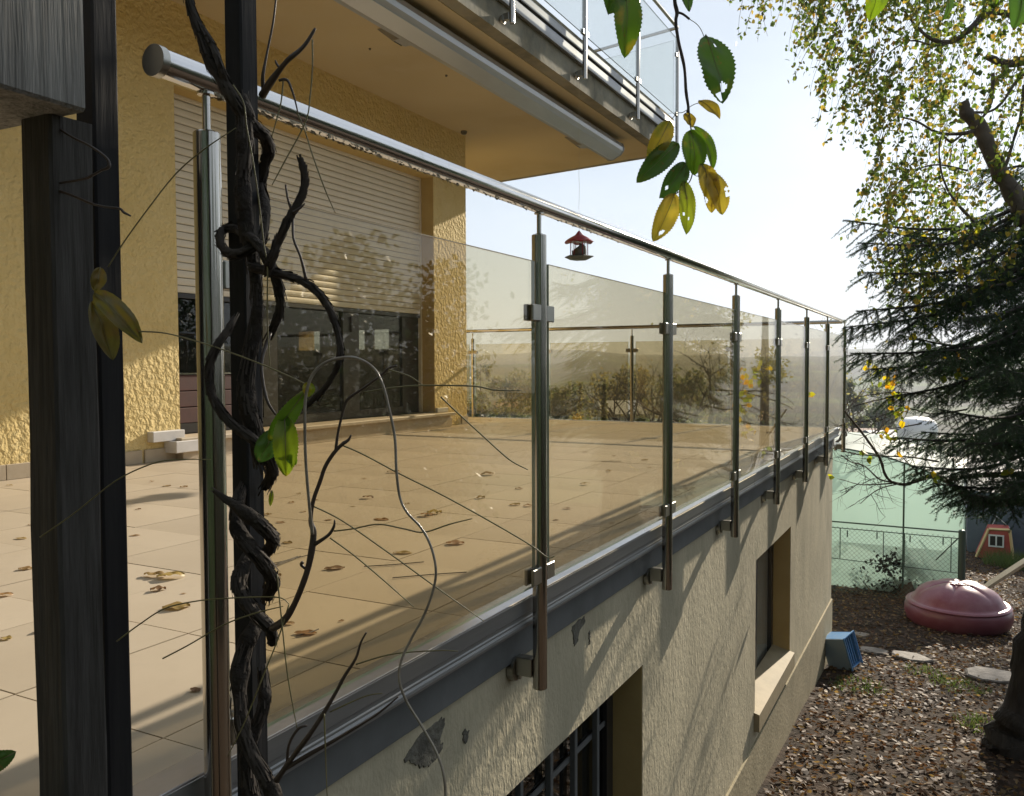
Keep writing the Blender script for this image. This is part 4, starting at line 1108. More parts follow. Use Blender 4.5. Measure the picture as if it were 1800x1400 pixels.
for s_ in ([(1212, 34, d0), (1224, 42, d0), (1232, 52, d0), (1238, 66, d0)], [(1210, 192, d0), (1200, 198, d0), (1190, 200, d0), (1179, 212, d0)], [(1210, 190, d0), (1220, 184, d0), (1230, 181, d0)],
           [(1218, 305, d0), (1226, 310, d0), (1238, 300, d0), (1245, 306, d0)], [(1207, 305, d0), (1203, 312, d0), (1204, 322, d0)]):
    mk('leaf_stalk', px_path(s_, 0.6, 4, 0, 5), 'green_stem', ch)
LV = [
    ((1098, -22), (1097, 103), 50, 'leaf_green', 0.2, dict(seed=21, fold=0.25, wave=0.10)),
    ((1088, -40), (1070, 26), 44, 'leaf_dark', 0.2, dict(seed=22)),
    ((1190, -25), (1212, 21), 26, 'leaf_dark', 0.3, dict(seed=23)),
    ((1238, 64), (1271, 182), 62, 'leaf_dark', 0.1, dict(seed=24, fold=0.12, holes=((0.20, -0.35, 0.035), (0.80, -0.1, 0.07), (0.92, 0.5, 0.06)), serr=0.06)),
    ((1228, 177), (1266, 209), 24, 'leaf_yellow', 0.4, dict(seed=25)),
    ((1177, 213), (1138, 285), 36, 'leaf_yellow', 0.2, dict(seed=26, holes=((0.9, 0.1, 0.04),))),
    ((1192, 252), (1119, 321), 40, 'leaf_dark', 0.2, dict(seed=27)),
    ((1213, 229), (1222, 308), 44, 'leaf_green', 0.0, dict(seed=28)),
    ((1219, 222), (1253, 299), 26, 'leaf_green', 0.5, dict(seed=29, fold=0.5)),
    ((1232, 288), (1252, 374), 38, 'leaf_yellow', 0.2, dict(seed=30, holes=((0.75, 0.7, 0.05),))),
    ((1246, 303), (1270, 378), 40, 'leaf_yellow', 0.1, dict(seed=31, holes=((0.5, -0.8, 0.05), (0.62, -0.75, 0.06)))),
    ((1206, 286), (1160, 349), 34, 'leaf_dark', 0.4, dict(seed=32, holes=((0.75, 0.2, 0.05),))),
    ((1202, 318), (1206, 413), 31, 'leaf_green', 0.1, dict(seed=33, holes=((0.63, 0.4, 0.03), (0.72, -0.2, 0.02)))),
    ((1186, 340), (1148, 425), 40, 'leaf_yellow', 0.2, dict(seed=34, fold=0.3, holes=((0.80, -0.4, 0.05),))),
    ((1203, 200), (1217, 225), 24, 'leaf_yellow', 0.5, dict(seed=35)),
]
for bp, tp, w_, mt, tr, kw in LV:
    add_leaf(ch, bp, tp, w_, d0 + R.uniform(-0.015, 0.015), mt, tr, None, **kw)
ch2 = thing('cherry_branch', 'second branch tip with a few dark leaves at the top right edge of the picture', 'branch', at(1700, -60, 0.95))
mk('twig', px_path([(1500, -60, 0.95), (1600, -40, 0.95), (1700, -40, 0.95), (1800, -60, 0.95)], [2, 2.5, 3, 3], 4, 0.2, 8), 'shoot', ch2, smooth='s')
mk('branch_wood', px_path([(1800, -60, 0.95), (1950, -160, 1.05), (2060, -420, 1.25), (2080, -800, 1.5), (2000, -1300, 1.8)], [3, 4, 6, 9, 13], 6, 0.25, 9), 'shoot', ch2, smooth='s')
for bp, tp, w_, mt, tr, sd_ in (((1538, -45), (1530, 36), 44, 'leaf_green', 0.1, 41), ((1658, -50), (1657, 38), 16, 'leaf_dark', 0.9, 42), ((1795, -45), (1782, 50), 56, 'leaf_dark', 0.2, 43), ((1735, -50), (1750, 10), 30, 'leaf_green', 0.3, 44)):
    add_leaf(ch2, bp, tp, w_, 0.95, mt, tr, None, seed=sd_)

# ------------------------------------------------------------------ bird feeder on its string
fq = at(1018, 432, 7.42)
fx, fy, fz = fq
fd = thing('bird_feeder', 'small hanging bird feeder with a red scalloped roof and dark tray', 'bird feeder', (fx, fy, fz - 0.145))
def scal(r_, z_, a):
    if r_ > 0.09: return r_ * (1 + 0.07 * math.cos(6 * a)), z_ - 0.008 * math.cos(6 * a)
    return r_, z_
mk('roof', MB().lathe([(0.118, 0.040), (0.128, 0.046), (0.105, 0.062), (0.080, 0.080), (0.045, 0.098), (0.034, 0.106), (0.020, 0.125), (0.002, 0.145)], (fx, fy, fz - 0.012), 36, fn=scal), 'tin_red', fd, smooth=True)
mk('tube', MB().lathe([(0.070, -0.085), (0.070, 0.030)], (fx, fy, fz), 24), 'clear', fd, smooth=True)
mk('seed_pile', MB().lathe([(0.064, -0.086), (0.064, -0.045), (0.058, -0.028), (0.040, -0.010), (0.015, 0.0), (0.001, 0.002)], (fx, fy, fz), 20, fn=lambda r_, z_, a: (r_, z_ + 0.02 * math.cos(a - 0.4) * (z_ > -0.04))), 'seed', fd, smooth=True)
cg = MB()
for k in range(6):
    a = k * PI / 3 + 0.3
    cg.tube([(fx + 0.076 * math.cos(a), fy + 0.076 * math.sin(a), fz - 0.088), (fx + 0.076 * math.cos(a), fy + 0.076 * math.sin(a), fz + 0.032)], 0.004, 6)
mk('cage', cg, 'tin_red', fd)
hexp = lambda r_, a0=0.2: [(fx + r_ * math.cos(a0 + k * PI / 3), fy + r_ * math.sin(a0 + k * PI / 3)) for k in range(6)]
tr = MB()
for (r0, z0, r1, z1) in ((0.080, -0.125, 0.132, -0.100), (0.132, -0.100, 0.127, -0.094), (0.127, -0.094, 0.074, -0.108), (0.074, -0.108, 0.078, -0.088)):
    A = hexp(r0); B_ = hexp(r1)
    tr.poly([(*p, fz + z0) for p in A] + [(*p, fz + z1) for p in B_], [(k, (k + 1) % 6, 6 + (k + 1) % 6, 6 + k) for k in range(6)])
tr.poly([(*p, fz - 0.125) for p in hexp(0.080)], [(5, 4, 3, 2, 1, 0)])
tr.poly([(*p, fz - 0.088) for p in hexp(0.078)], [(0, 1, 2, 3, 4, 5)])
mk('tray', tr, 'tin_dark', fd)
sp_ = [(fx + 0.002 * math.sin(k * 2.1), fy + 0.002 * math.cos(k * 1.7), fz + 0.13 + (3.17 - fz - 0.13) * k / 14) for k in range(15)]
mk('string', MB().tube(sp_, 0.0011, 5), 'sisal', fd)

# ------------------------------------------------------------------ vegetation helpers
def leaf_cloud(centers, size, seed, shape='leaf', aspect=0.62, droop=0.0):
    """one small folded leaf (4 triangles) at each centre; returns numpy mesh"""
    rs = np.random.RandomState(seed)
    C = np.asarray(centers, dtype=np.float64)
    n = len(C)
    a = rs.normal(size=(n, 3)); a[:, 2] -= droop
    a /= np.linalg.norm(a, axis=1)[:, None]
    b = rs.normal(size=(n, 3)); b -= a * (a * b).sum(1)[:, None]; b /= np.linalg.norm(b, axis=1)[:, None]
    c = np.cross(a, b)
    s = (size * rs.uniform(0.65, 1.25, n))[:, None]
    w_ = s * aspect * 0.5
    f_ = rs.uniform(0.05, 0.35, n)[:, None] * w_
    base = C; tip = C + a * s
    l1 = C + a * s * 0.32 + b * w_ + c * f_; r1 = C + a * s * 0.32 - b * w_ + c * f_
    l2 = C + a * s * 0.68 + b * w_ * 0.7 + c * f_; r2 = C + a * s * 0.68 - b * w_ * 0.7 + c * f_
    V = np.stack([base, l1, l2, tip, r2, r1], axis=1).reshape(-1, 3)
    k = np.arange(n)[:, None] * 6
    F = np.concatenate([np.concatenate([k, k + 1, k + 2, k + 3], 1)[:, None], np.concatenate([k, k + 3, k + 4, k + 5], 1)[:, None]], 1).reshape(-1, 4)
    return V, F

def grow(mb, tips, p, d, length, r_, level, rs, spread=0.6, upb=0.15, sides=5, taper=0.6, kids=3, wob=0.18):
    """recursive branch"""
    pts = [Vector(p)]
    n = 5
    dd = Vector(d).normalized()
    for i in range(n):
        dd = (dd + Vector((rs.uniform(-1, 1), rs.uniform(-1, 1), rs.uniform(-1, 1))) * wob + Vector((0, 0, upb * 0.3))).normalized()
        pts.append(pts[-1] + dd * (length / n))
    rad = [r_ * (1 - (1 - taper) * i / n) for i in range(n + 1)]
    mb.tube(pts, rad, sides if level > 1 else 3, cap=False)
    if level <= 0:
        tips.append((pts[-1], dd)); tips.append((pts[-3], dd)); return
    for k in range(kids):
        t = rs.uniform(0.35, 1.0) if k else 1.0
        i = min(n, int(t * n))
        ax = Vector((rs.uniform(-1, 1), rs.uniform(-1, 1), rs.uniform(-0.6, 1))).normalized()
        nd = (dd * (1 - spread) + ax * spread + Vector((0, 0, upb))).normalized()
        grow(mb, tips, pts[i], nd, length * rs.uniform(0.6, 0.82), rad[i] * 0.68, level - 1, rs, spread, upb, sides, taper, kids, wob)

# ------------------------------------------------------------------ birch at the right
bt = thing('birch_tree', 'birch with small yellow green autumn leaves filling the top right corner', 'tree', tuple(at(1925, 1300, 6.3)))
tb = MB()
BK = 0.80
far = lambda L_: [(q[0], q[1], q[2] * BK) for q in L_]
def limb(L_, rr, n=5, bump=0.25, sides=10):
    px_path(far(L_), [q * BK for q in rr], n, bump, sides, tb)
limb([(1935, 1300, 7.9), (1915, 900, 7.8), (1890, 640, 7.7), (1850, 500, 7.6), (1805, 390, 7.5), (1768, 320, 7.5), (1738, 262, 7.5), (1722, 225, 7.5), (1700, 200, 7.5), (1694, 180, 7.5)], [130, 130, 110, 90, 78, 72, 66, 62, 55, 46])
mk('trunk', tb, 'birch_bark', bt, smooth='s')
LIMBS = [
    ([(1722, 228, 7.5), (1700, 234, 7.5), (1665, 236, 7.5), (1640, 230, 7.4), (1612, 214, 7.4), (1580, 205, 7.3)], [30, 18, 14, 12, 9, 5]),
    ([(1690, 238, 7.5), (1672, 250, 7.5), (1655, 240, 7.4), (1651, 275, 7.4), (1660, 320, 7.4), (1680, 355, 7.4), (1712, 390, 7.4)], [10, 12, 9, 8, 9, 12, 14]),
    ([(1850, 60, 7.8), (1790, 30, 7.8), (1740, 22, 7.7), (1712, 45, 7.6), (1690, 64, 7.6), (1668, 74, 7.6), (1640, 70, 7.5), (1612, 48, 7.5), (1590, 20, 7.4)], [40, 36, 32, 28, 24, 22, 18, 12, 8]),
    ([(1668, 76, 7.6), (1640, 80, 7.5), (1600, 72, 7.5), (1560, 95, 7.4), (1530, 125, 7.4)], [12, 9, 7, 5, 4]),
    ([(1880, 90, 8.0), (1810, 105, 7.9), (1770, 112, 7.9), (1735, 100, 7.8)], [60, 50, 40, 26]),
    ([(1830, 110, 7.8), (1790, 140, 7.7), (1762, 180, 7.6), (1740, 196, 7.6), (1712, 198, 7.5)], [16, 14, 12, 11, 12]),
    ([(1800, 150, 7.6), (1795, 200, 7.6), (1785, 235, 7.6), (1775, 270, 7.55), (1765, 300, 7.5)], [14, 13, 13, 14, 16]),
    ([(1745, 130, 7.7), (1742, 180, 7.7), (1725, 210, 7.6)], [16, 14, 12]),
    ([(1700, 300, 7.6), (1650, 290, 7.4), (1610, 300, 7.3), (1570, 330, 7.2), (1545, 370, 7.2)], [10, 8, 6, 5, 3]),
    ([(1760, -60, 7.6), (1690, -40, 7.5), (1600, -40, 7.4), (1500, -50, 7.3), (1420, -50, 7.2), (1340, -60, 7.2)], [30, 25, 18, 14, 10, 6]),
    ([(1780, 380, 7.6), (1700, 420, 7.5), (1650, 430, 7.4), (1600, 420, 7.3), (1560, 440, 7.3)], [18, 14, 10, 8, 4]),
]
limbs_pts = []
for L_, rr in LIMBS:
    m_ = px_path(far(L_), [q * BK for q in rr], 5, 0.3, 7)
    mk('limb', m_, 'birch_bark', bt, smooth='s')
# hanging twigs with leaves; starting points inside the crown outline
crown = [(1305, -150), (1312, -10), (1330, 20), (1372, -10), (1400, 10), (1425, 30), (1440, 100), (1470, 120), (1490, 170), (1520, 200), (1540, 250), (1530, 320), (1545, 370), (1550, 420), (1560, 470), (1600, 500), (1700, 500), (2050, 470), (2050, -150)]
def inside(poly, x, y):
    c = False; j = len(poly) - 1
    for i in range(len(poly)):
        if (poly[i][1] > y) != (poly[j][1] > y) and x < (poly[j][0] - poly[i][0]) * (y - poly[i][1]) / (poly[j][1] - poly[i][1]) + poly[i][0]: c = not c
        j = i
    return c
twm = MB(); LC = []; LC2 = []
rs = random.Random(5)
cnt = 0
while cnt < 980:
    x = rs.uniform(1305, 2050); y = rs.uniform(-150, 500)
    if not inside(crown, x, y): continue
    if x > 1800 and rs.random() < 0.45: continue
    if mnoise.noise(Vector((x / 90, y / 90, 3.3))) < -0.22 and rs.random() < 0.8: continue
    cnt += 1
    near_ = x < 1590
    d_ = rs.uniform(4.9, 6.0) if near_ else rs.uniform(5.4, 7.2)
    p = at(x, y - 20, d_)
    ln = rs.uniform(0.22, 0.48) if near_ else rs.uniform(0.26, 0.60)
    dr_ = Vector((rs.uniform(-0.6, 0.25), rs.uniform(-0.4, 0.4), -0.55)).normalized()
    pts = [p]; dd = dr_.copy()
    for k in range(6):
        dd = (dd + Vector((0, 0, -0.16)) + Vector((rs.uniform(-1, 1), rs.uniform(-1, 1), 0)) * 0.10).normalized()
        pts.append(pts[-1] + dd * ln / 6)
    twm.tube(pts, [0.0024, 0.0021, 0.0018, 0.0015, 0.0012, 0.001, 0.0008], 3, cap=False)
    nl = rs.randint(10, 19)
    for k in range(nl):
        t = rs.uniform(0.1, 1.0) * 6; i = min(5, int(t)); q = pts[i].lerp(pts[i + 1], t - i)
        (LC2 if near_ else LC).append(q + Vector((rs.gauss(0, .018), rs.gauss(0, .018), rs.gauss(-.006, .018))))
stuff(mk('twigs', twm, 'twig', bt))
stuff(mk('crown', leaf_cloud(LC, 0.040, 3, droop=0.9, aspect=0.78), 'leaf_birch', bt))
stuff(mk('crown', leaf_cloud(LC2, 0.035, 13, droop=0.9, aspect=0.78), 'leaf_birch', bt))

# ------------------------------------------------------------------ spruce
SK = 1.04
sq = at(1915, 1000, 6.3 * SK)
spx, spy = sq.x, sq.y
spt = thing('spruce_tree', 'dark spruce with drooping needle boughs along the right side of the garden', 'tree', (spx, spy, ground_z(spx, spy)))
gz0 = ground_z(spx, spy)
mk('trunk', MB().tube([(spx, spy, gz0 - 0.1), (spx, spy, gz0 + 0.3), (spx + 0.02, spy, 0.5), (spx, spy, 2.0), (spx, spy, 5.2)], [0.22, 0.16, 0.11, 0.08, 0.02], 12), 'trunk_dark', spt, smooth='s')
NEED_A, NEED_B = [], []
rsp = np.random.RandomState(8)
def needles(pts, dens, ln):
    P = np.array([tuple(p) for p in pts]); seg = np.diff(P, axis=0); sl_ = np.linalg.norm(seg, axis=1)
    tot = sl_.sum(); n = max(3, int(tot * dens))
    t = rsp.uniform(0, len(seg), n); i = t.astype(int).clip(0, len(seg) - 1); fr = (t - i)[:, None]
    q = P[i] + seg[i] * fr
    d = seg[i] / (sl_[i][:, None] + 1e-9)
    r_ = rsp.normal(size=(n, 3)); r_ -= d * (r_ * d).sum(1)[:, None]; r_ /= np.linalg.norm(r_, axis=1)[:, None]
    dirn = d * 0.75 + r_ * 0.75; dirn /= np.linalg.norm(dirn, axis=1)[:, None]
    NEED_A.append(q); NEED_B.append(dirn * (ln * rsp.uniform(0.7, 1.2, n))[:, None])
bough_list = []
rr_ = random.Random(21)
targets = [(1483, 388, 5.3), (1508, 428, 5.2), (1535, 405, 5.6), (1516, 480, 5.2), (1506, 548, 5.1), (1482, 577, 5.1), (1496, 622, 5.2), (1530, 650, 5.4), (1556, 700, 5.4), (1560, 520, 5.6), (1580, 590, 5.5),
           (1570, 770, 5.6), (1600, 820, 5.6), (1640, 850, 5.5), (1700, 870, 5.4), (1650, 500, 5.2), (1700, 560, 5.0), (1640, 620, 5.0), (1650, 720, 5.1), (1700, 780, 5.0), (1740, 640, 4.9), (1760, 740, 4.9),
           (1720, 300, 6.1), (1780, 850, 5.0), (1610, 560, 6.2), (1660, 680, 6.4), (1620, 760, 6.3)]
tips3 = [at(t[0], t[1], t[2] * SK) for t in targets]
for k in range(16):     # boughs towards the other sides
    a = rr_.uniform(-0.2, PI * 1.25) - PI * 0.15; z_ = rr_.uniform(-0.3, 2.4); L_ = 1.5 - 0.28 * z_
    tips3.append(Vector((spx + L_ * math.sin(a), spy + L_ * math.cos(a), z_)))
for k, tp in enumerate(tips3):
    hor = math.hypot(tp.x - spx, tp.y - spy)
    base = Vector((spx, spy, tp.z + hor * rr_.uniform(0.10, 0.38)))
    if k in (24,): base = Vector((spx - 0.25, spy, tp.z - 0.7))
    mid = base.lerp(tp, 0.55) + Vector((0, 0, -0.09 * hor))
    pts, rad = spline([base, mid, tp], [0.022, 0.012, 0.003], 9)
    tw = MB(); tw.tube(pts, rad, 5)
    ax = (tp - base).normalized(); sd = ax.cross(Vector((0, 0, 1))).normalized()
    NT = int((36 if tp.z < 1.25 else 20) * hor) + 8
    for i in range(NT):
        t = (0.12 + 0.88 * i / NT)
        q = pts[min(len(pts) - 1, int(t * (len(pts) - 1)))]
        sg = 1 if i % 2 else -1
        ll = (0.12 + 0.44 * (1 - t) ** 0.8) * rr_.uniform(0.6, 1.15)
        dr_ = (ax * 0.75 + sd * sg * rr_.uniform(0.4, 0.9) + Vector((0, 0, rr_.uniform(-0.45, 0.12)))).normalized()
        p2 = q + dr_ * ll * 0.5 + Vector((0, 0, -0.01)); p3 = q + dr_ * ll + Vector((0, 0, -0.13 * ll - 0.02))
        tw.tube([q, p2, p3], [0.003, 0.0022, 0.0012], 3, cap=False)
        needles([q, p2, p3], 700, 0.0185)
        if ll > 0.22:
            for s2 in (-1, 1, 1, -1):
                t2 = rr_.uniform(0.25, 0.8)
                a0 = q.lerp(p3, t2); e0 = a0 + (dr_ + sd * s2 * 0.8 + Vector((0, 0, -0.25))).normalized() * ll * 0.4
                needles([a0, e0], 700, 0.0175)
    needles(pts[len(pts) // 3:], 900, 0.020)
    bo = mk('bough', tw, 'twig', spt)
Q = np.concatenate(NEED_A); Dv = np.concatenate(NEED_B)
nn = len(Q)
sdv = np.cross(Dv, rsp.normal(size=(nn, 3))); sdv /= (np.linalg.norm(sdv, axis=1)[:, None] + 1e-9); sdv *= 0.0013
V = np.stack([Q - sdv, Q + sdv, Q + Dv], axis=1).reshape(-1, 3)
F = np.arange(nn * 3).reshape(-1, 3)
stuff(mk('needles', (V, F), 'needle', spt))
print('needles', nn)

# ------------------------------------------------------------------ bare fruit tree: dark trunk at the right, limbs reaching left
ft = thing('fruit_tree', 'nearly bare fruit tree with dark trunk at the right edge and twiggy limbs', 'tree', tuple(at(1796, 1318, 6.15)))
tq = MB()
px_path([(1792, 1345, 6.15), (1796, 1300, 6.15), (1812, 1215, 6.15), (1836, 1100, 6.15), (1856, 1000, 6.2), (1880, 900, 6.3), (1900, 780, 6.4), (1935, 620, 6.5), (1945, 400, 6.7), (1990, 180, 6.9)], [260, 200, 165, 150, 140, 125, 105, 80, 50, 20], 6, 0.3, 16, tq)
mk('trunk', tq, 'trunk_dark', ft, smooth='s')
for L_, rr in (([(1880, 905, 6.3), (1800, 882, 6.4), (1740, 885, 6.5), (1700, 872, 6.55), (1668, 848, 6.6), (1640, 838, 6.6), (1612, 845, 6.6), (1590, 852, 6.6), (1568, 848, 6.6)], [60, 38, 32, 27, 22, 20, 16, 14, 10]),
               ([(1890, 840, 6.3), (1800, 835, 6.5), (1720, 836, 6.55), (1668, 843, 6.6)], [40, 26, 20, 16]),
               ([(1568, 848, 6.6), (1556, 835, 6.6), (1546, 805, 6.6), (1522, 770, 6.6), (1500, 742, 6.6), (1484, 722, 6.6)], [10, 11, 11, 9, 8, 7]),
               ([(1568, 848, 6.6), (1545, 842, 6.6), (1520, 820, 6.6), (1495, 812, 6.6), (1478, 800, 6.6)], [8, 7, 5, 4, 3]),
               ([(1568, 850, 6.6), (1540, 852, 6.6), (1510, 852, 6.6), (1485, 845, 6.6), (1472, 842, 6.6)], [7, 5, 4, 3, 2]),
               ([(1575, 852, 6.6), (1550, 858, 6.6), (1530, 870, 6.6), (1512, 886, 6.6)], [6, 4, 3.5, 2.5]),
               ([(1650, 812, 6.8), (1600, 804, 6.8), (1550, 802, 6.8), (1500, 798, 6.8), (1478, 790, 6.8)], [8, 7, 6, 5, 3]),
               ([(1700, 720, 6.7), (1640, 728, 6.8), (1590, 718, 6.8), (1540, 735, 6.8), (1510, 745, 6.8), (1490, 762, 6.8)], [8, 7, 6, 4, 3, 2]),
               ([(1680, 690, 6.7), (1620, 692, 6.8), (1560, 700, 6.8), (1510, 712, 6.8), (1486, 722, 6.8)], [8, 6, 5, 4, 2]),
               ([(1640, 700, 6.8), (1590, 690, 6.8), (1540, 693, 6.8), (1505, 700, 6.8), (1484, 714, 6.8)], [6, 5, 4, 3, 2]),
               ([(1620, 745, 6.7), (1580, 752, 6.8), (1540, 758, 6.8), (1500, 778, 6.8)], [6, 5, 3, 2]),
               ([(1621, 838, 6.6), (1600, 818, 6.6), (1588, 806, 6.7)], [6, 5, 4])):
    mk('limb', px_path(L_, rr, 5, 0.28, 7), 'bark_grey', ft, smooth='s')
tw = MB(); tips = []
rs = random.Random(9)
LC = []
for k in range(74):
    L_ = rs.choice([(1546, 805), (1522, 770), (1545, 842), (1520, 820), (1510, 852), (1540, 852), (1550, 802), (1500, 798), (1590, 718), (1540, 735), (1560, 700), (1590, 690), (1580, 752), (1530, 870), (1600, 804), (1660, 850), (1640, 838), (1500, 745)])
    p = at(L_[0] + rs.uniform(-14, 14), L_[1] + rs.uniform(-4, 4), 6.65)
    a = rs.uniform(-0.9, 0.7)
    dr_ = RGT * (-math.cos(a)) + UPV * math.sin(a) + FWD * rs.uniform(-0.6, 0.6)
    if rs.random() < 0.35: dr_ = RGT * rs.uniform(-0.4, 0.6) - UPV * rs.uniform(0.2, 1) + FWD * rs.uniform(-.4, .4)
    grow(tw, tips, p, dr_, rs.uniform(0.10, 0.24), 0.0032, 1, rs, 0.5, 0.05, 4, 0.5, 3, 0.2)
stuff(mk('twigs', tw, 'twig', ft))
for (x, y, n_, s_) in ((1556, 660, 10, 22), (1572, 672, 9, 16), (1580, 690, 8, 14), (1576, 712, 10, 14), (1590, 724, 9, 13), (1560, 750, 6, 10), (1570, 772, 8, 12), (1580, 792, 2, 4), (1524, 796, 5, 7), (1530, 645, 6, 12), (1640, 835, 4, 10), (1692, 660, 5, 14), (1775, 832, 2, 4), (1768, 862, 3, 6), (1660, 640, 6, 30), (1700, 500, 10, 60), (1620, 545, 8, 30), (1640, 480, 14, 50), (1460, 840, 1, 3), (1464, 836, 1, 2), (1420, 690, 3, 6)):
    for k in range(n_): LC.append(at(x + rs.gauss(0, s_ * .6), y + rs.gauss(0, s_ * .6), 5.6 if x > 1600 else 6.5 + rs.uniform(-.1, .1)))
stuff(mk('foliage', leaf_cloud(LC, 0.055, 5, droop=0.8, aspect=0.85), 'leaf_autumn', ft))

# ------------------------------------------------------------------ garden floor cover
n = 62000
gx = NR.uniform(-2.6, 5.5, n * 3); gy = 3.2 + (NR.uniform(0, 1, n * 3) ** 1.35) * 17
keep = ((gx > -1.04) | (gy > 9.1)) & (gx < -1.1 + gy * 0.42 + 1.0)
gx, gy = gx[keep][:n], gy[keep][:n]
gzv = np.array([ground_z(a, b_) for a, b_ in zip(gx, gy)]) + NR.uniform(0.002, 0.03, len(gx))
Cn = np.stack([gx, gy, gzv], 1)
V, F = leaf_cloud(Cn, 0.052, 17, aspect=0.6)
# lay them nearly flat
V6 = V.reshape(-1, 6, 3); c0 = Cn[:, None, :]
dl = V6 - c0; dl[:, :, 2] *= 0.42; V = (c0 + dl).reshape(-1, 3)
stuff(tag(mk('leaf_litter', (V, F), 'litter'), 'brown and tan fallen leaves covering the garden soil', 'fallen leaves'))

def tuft(x, y, r_, h, n_, seed, label):
    rr = np.random.RandomState(seed)
    V = []; F = []
    for k in range(n_):
        a = rr.uniform(0, 2 * PI); q = r_ * math.sqrt(rr.uniform()); bx_, by_ = x + q * math.cos(a), y + q * math.sin(a)
        z_ = ground_z(bx_, by_); hh = h * rr.uniform(0.5, 1.1); lx, ly = rr.normal(0, 0.4 * h, 2); w_ = 0.004; t = rr.uniform(0, PI)
        i = len(V)
        V += [(bx_ - w_ * math.cos(t), by_ - w_ * math.sin(t), z_), (bx_ + w_ * math.cos(t), by_ + w_ * math.sin(t), z_), (bx_ + lx, by_ + ly, z_ + hh)]
        F.append((i, i + 1, i + 2))
    o = mk('grass_tuft', (np.array(V), np.array(F)), 'grass')
    tag(o, label, 'grass', None); return stuff(o)
tuft(-0.23, 8.8, 0.20, 0.05, 190, 1, 'thin green grass tuft beside the flat stones')
tuft(0.06, 8.5, 0.25, 0.06, 240, 2, 'green grass patch in front of the largest flat stone')
tuft(0.22, 7.5, 0.20, 0.07, 220, 3, 'green grass tuft at the foot of the dark trunk')
tuft(0.95, 16.6, 0.5, 0.28, 1500, 4, 'bright green tuft in front of the red playhouse')
tuft(1.9, 15.2, 0.5, 0.12, 700, 5, 'sunny green patch beyond the pale plank')
tuft(-0.75, 8.0, 0.25, 0.05, 300, 6, 'sparse green blades below the blue crate')

# ------------------------------------------------------------------ things in the garden
def on_ground(px, py):
    d = at(px, py, 1.0) - EYE
    t = (-1.72 - EYE.z) / (d.z + 0.066 * d.y)
    q = EYE + d * t
    q.z = ground_z(q.x, q.y)
    return q
q = on_ground(1683, 1098)
sb = thing('sandbox', 'round maroon plastic sandbox with a domed ribbed lid on the fallen leaves', 'sandbox', q)
def lid(r_, z_, a):
    k = abs(math.cos(3 * a + 0.4)) ** 0.5
    return r_, z_ + (0.030 * (k - 0.75) * min(1, (0.53 - r_) * 5) * min(1, r_ * 7) if r_ < 0.50 else 0)
mk('basin', MB().lathe([(0.40, -0.02), (0.49, 0.0), (0.555, 0.06), (0.578, 0.14), (0.575, 0.205), (0.560, 0.235), (0.545, 0.25)], q, 64), 'maroon', sb, smooth=True)
ldp = [(0.530, 0.2505), (0.558, 0.252), (0.563, 0.262), (0.553, 0.276), (0.530, 0.286), (0.508, 0.282), (0.498, 0.287), (0.488, 0.30), (0.465, 0.345), (0.42, 0.402), (0.35, 0.448), (0.28, 0.478), (0.20, 0.497), (0.12, 0.505), (0.05, 0.507), (0.004, 0.505)]
lo = mk('lid', MB().lathe(ldp, q, 96, fn=lid), 'maroon_lid', sb, smooth=True)
hp = []
for k in range(9):
    a = -2.0 + k * 0.16
    hp.append((q.x + 0.20 * math.cos(a * 1.0), q.y - 0.02 + 0.12 * math.sin(a), q.z + 0.508))
mk('handle', MB().tube(spline(hp, 0.010, 3)[0], 0.010, 8), 'maroon', lo, smooth='s')

q = on_ground(1492, 1176)
bc = thing('plastic_crate', 'small blue plastic crate lying tipped on its side against the house wall', 'crate', q)
def xf(pts, o_, yaw_, pit_, rol_):
    from mathutils import Euler
    m_ = Euler((pit_, rol_, yaw_)).to_matrix()
    return [tuple(m_ @ Vector(p) + o_) for p in pts]
def xbox(mb, a, b_, T_, bev=0.0):
    t = MB().box(a, b_, bev)
    return mb.poly(xf(t.v, *T_), t.f)
T_ = (Vector((q.x - 0.02, q.y, q.z + 0.02)), -0.35, 0.16, -0.22)
m_ = MB(); xbox(m_, (-0.13, -0.10, 0), (-0.118, 0.10, 0.30), T_, 0.003); mk('end_panel', m_, 'blue_pale', bc)
m_ = MB(); xbox(m_, (-0.117, -0.10, 0), (0.10, -0.090, 0.30), T_, 0.003); mk('base_panel', m_, 'blue_pale', bc)
m_ = MB(); xbox(m_, (-0.117, 0.090, 0), (0.10, 0.10, 0.30), T_, 0.003); mk('side_panel', m_, 'blue', bc)
m_ = MB(); xbox(m_, (-0.117, -0.089, 0.288), (0.10, 0.089, 0.30), T_, 0.003); mk('side_panel', m_, 'blue', bc)
m_ = MB(); xbox(m_, (-0.117, -0.089, 0.0), (0.10, 0.089, 0.012), T_, 0.003); mk('side_panel', m_, 'blue', bc)
m_ = MB()
for k in range(4): xbox(m_, (0.075, -0.07 + 0.04 * k, 0.013), (0.085, -0.055 + 0.04 * k, 0.287), T_)
xbox(m_, (0.101, -0.112, -0.01), (0.115, -0.10, 0.31), T_); xbox(m_, (0.101, 0.10, -0.01), (0.115, 0.112, 0.31), T_); xbox(m_, (0.101, -0.0995, 0.300), (0.115, 0.0995, 0.312), T_)
mk('rim', m_, 'blue', bc)
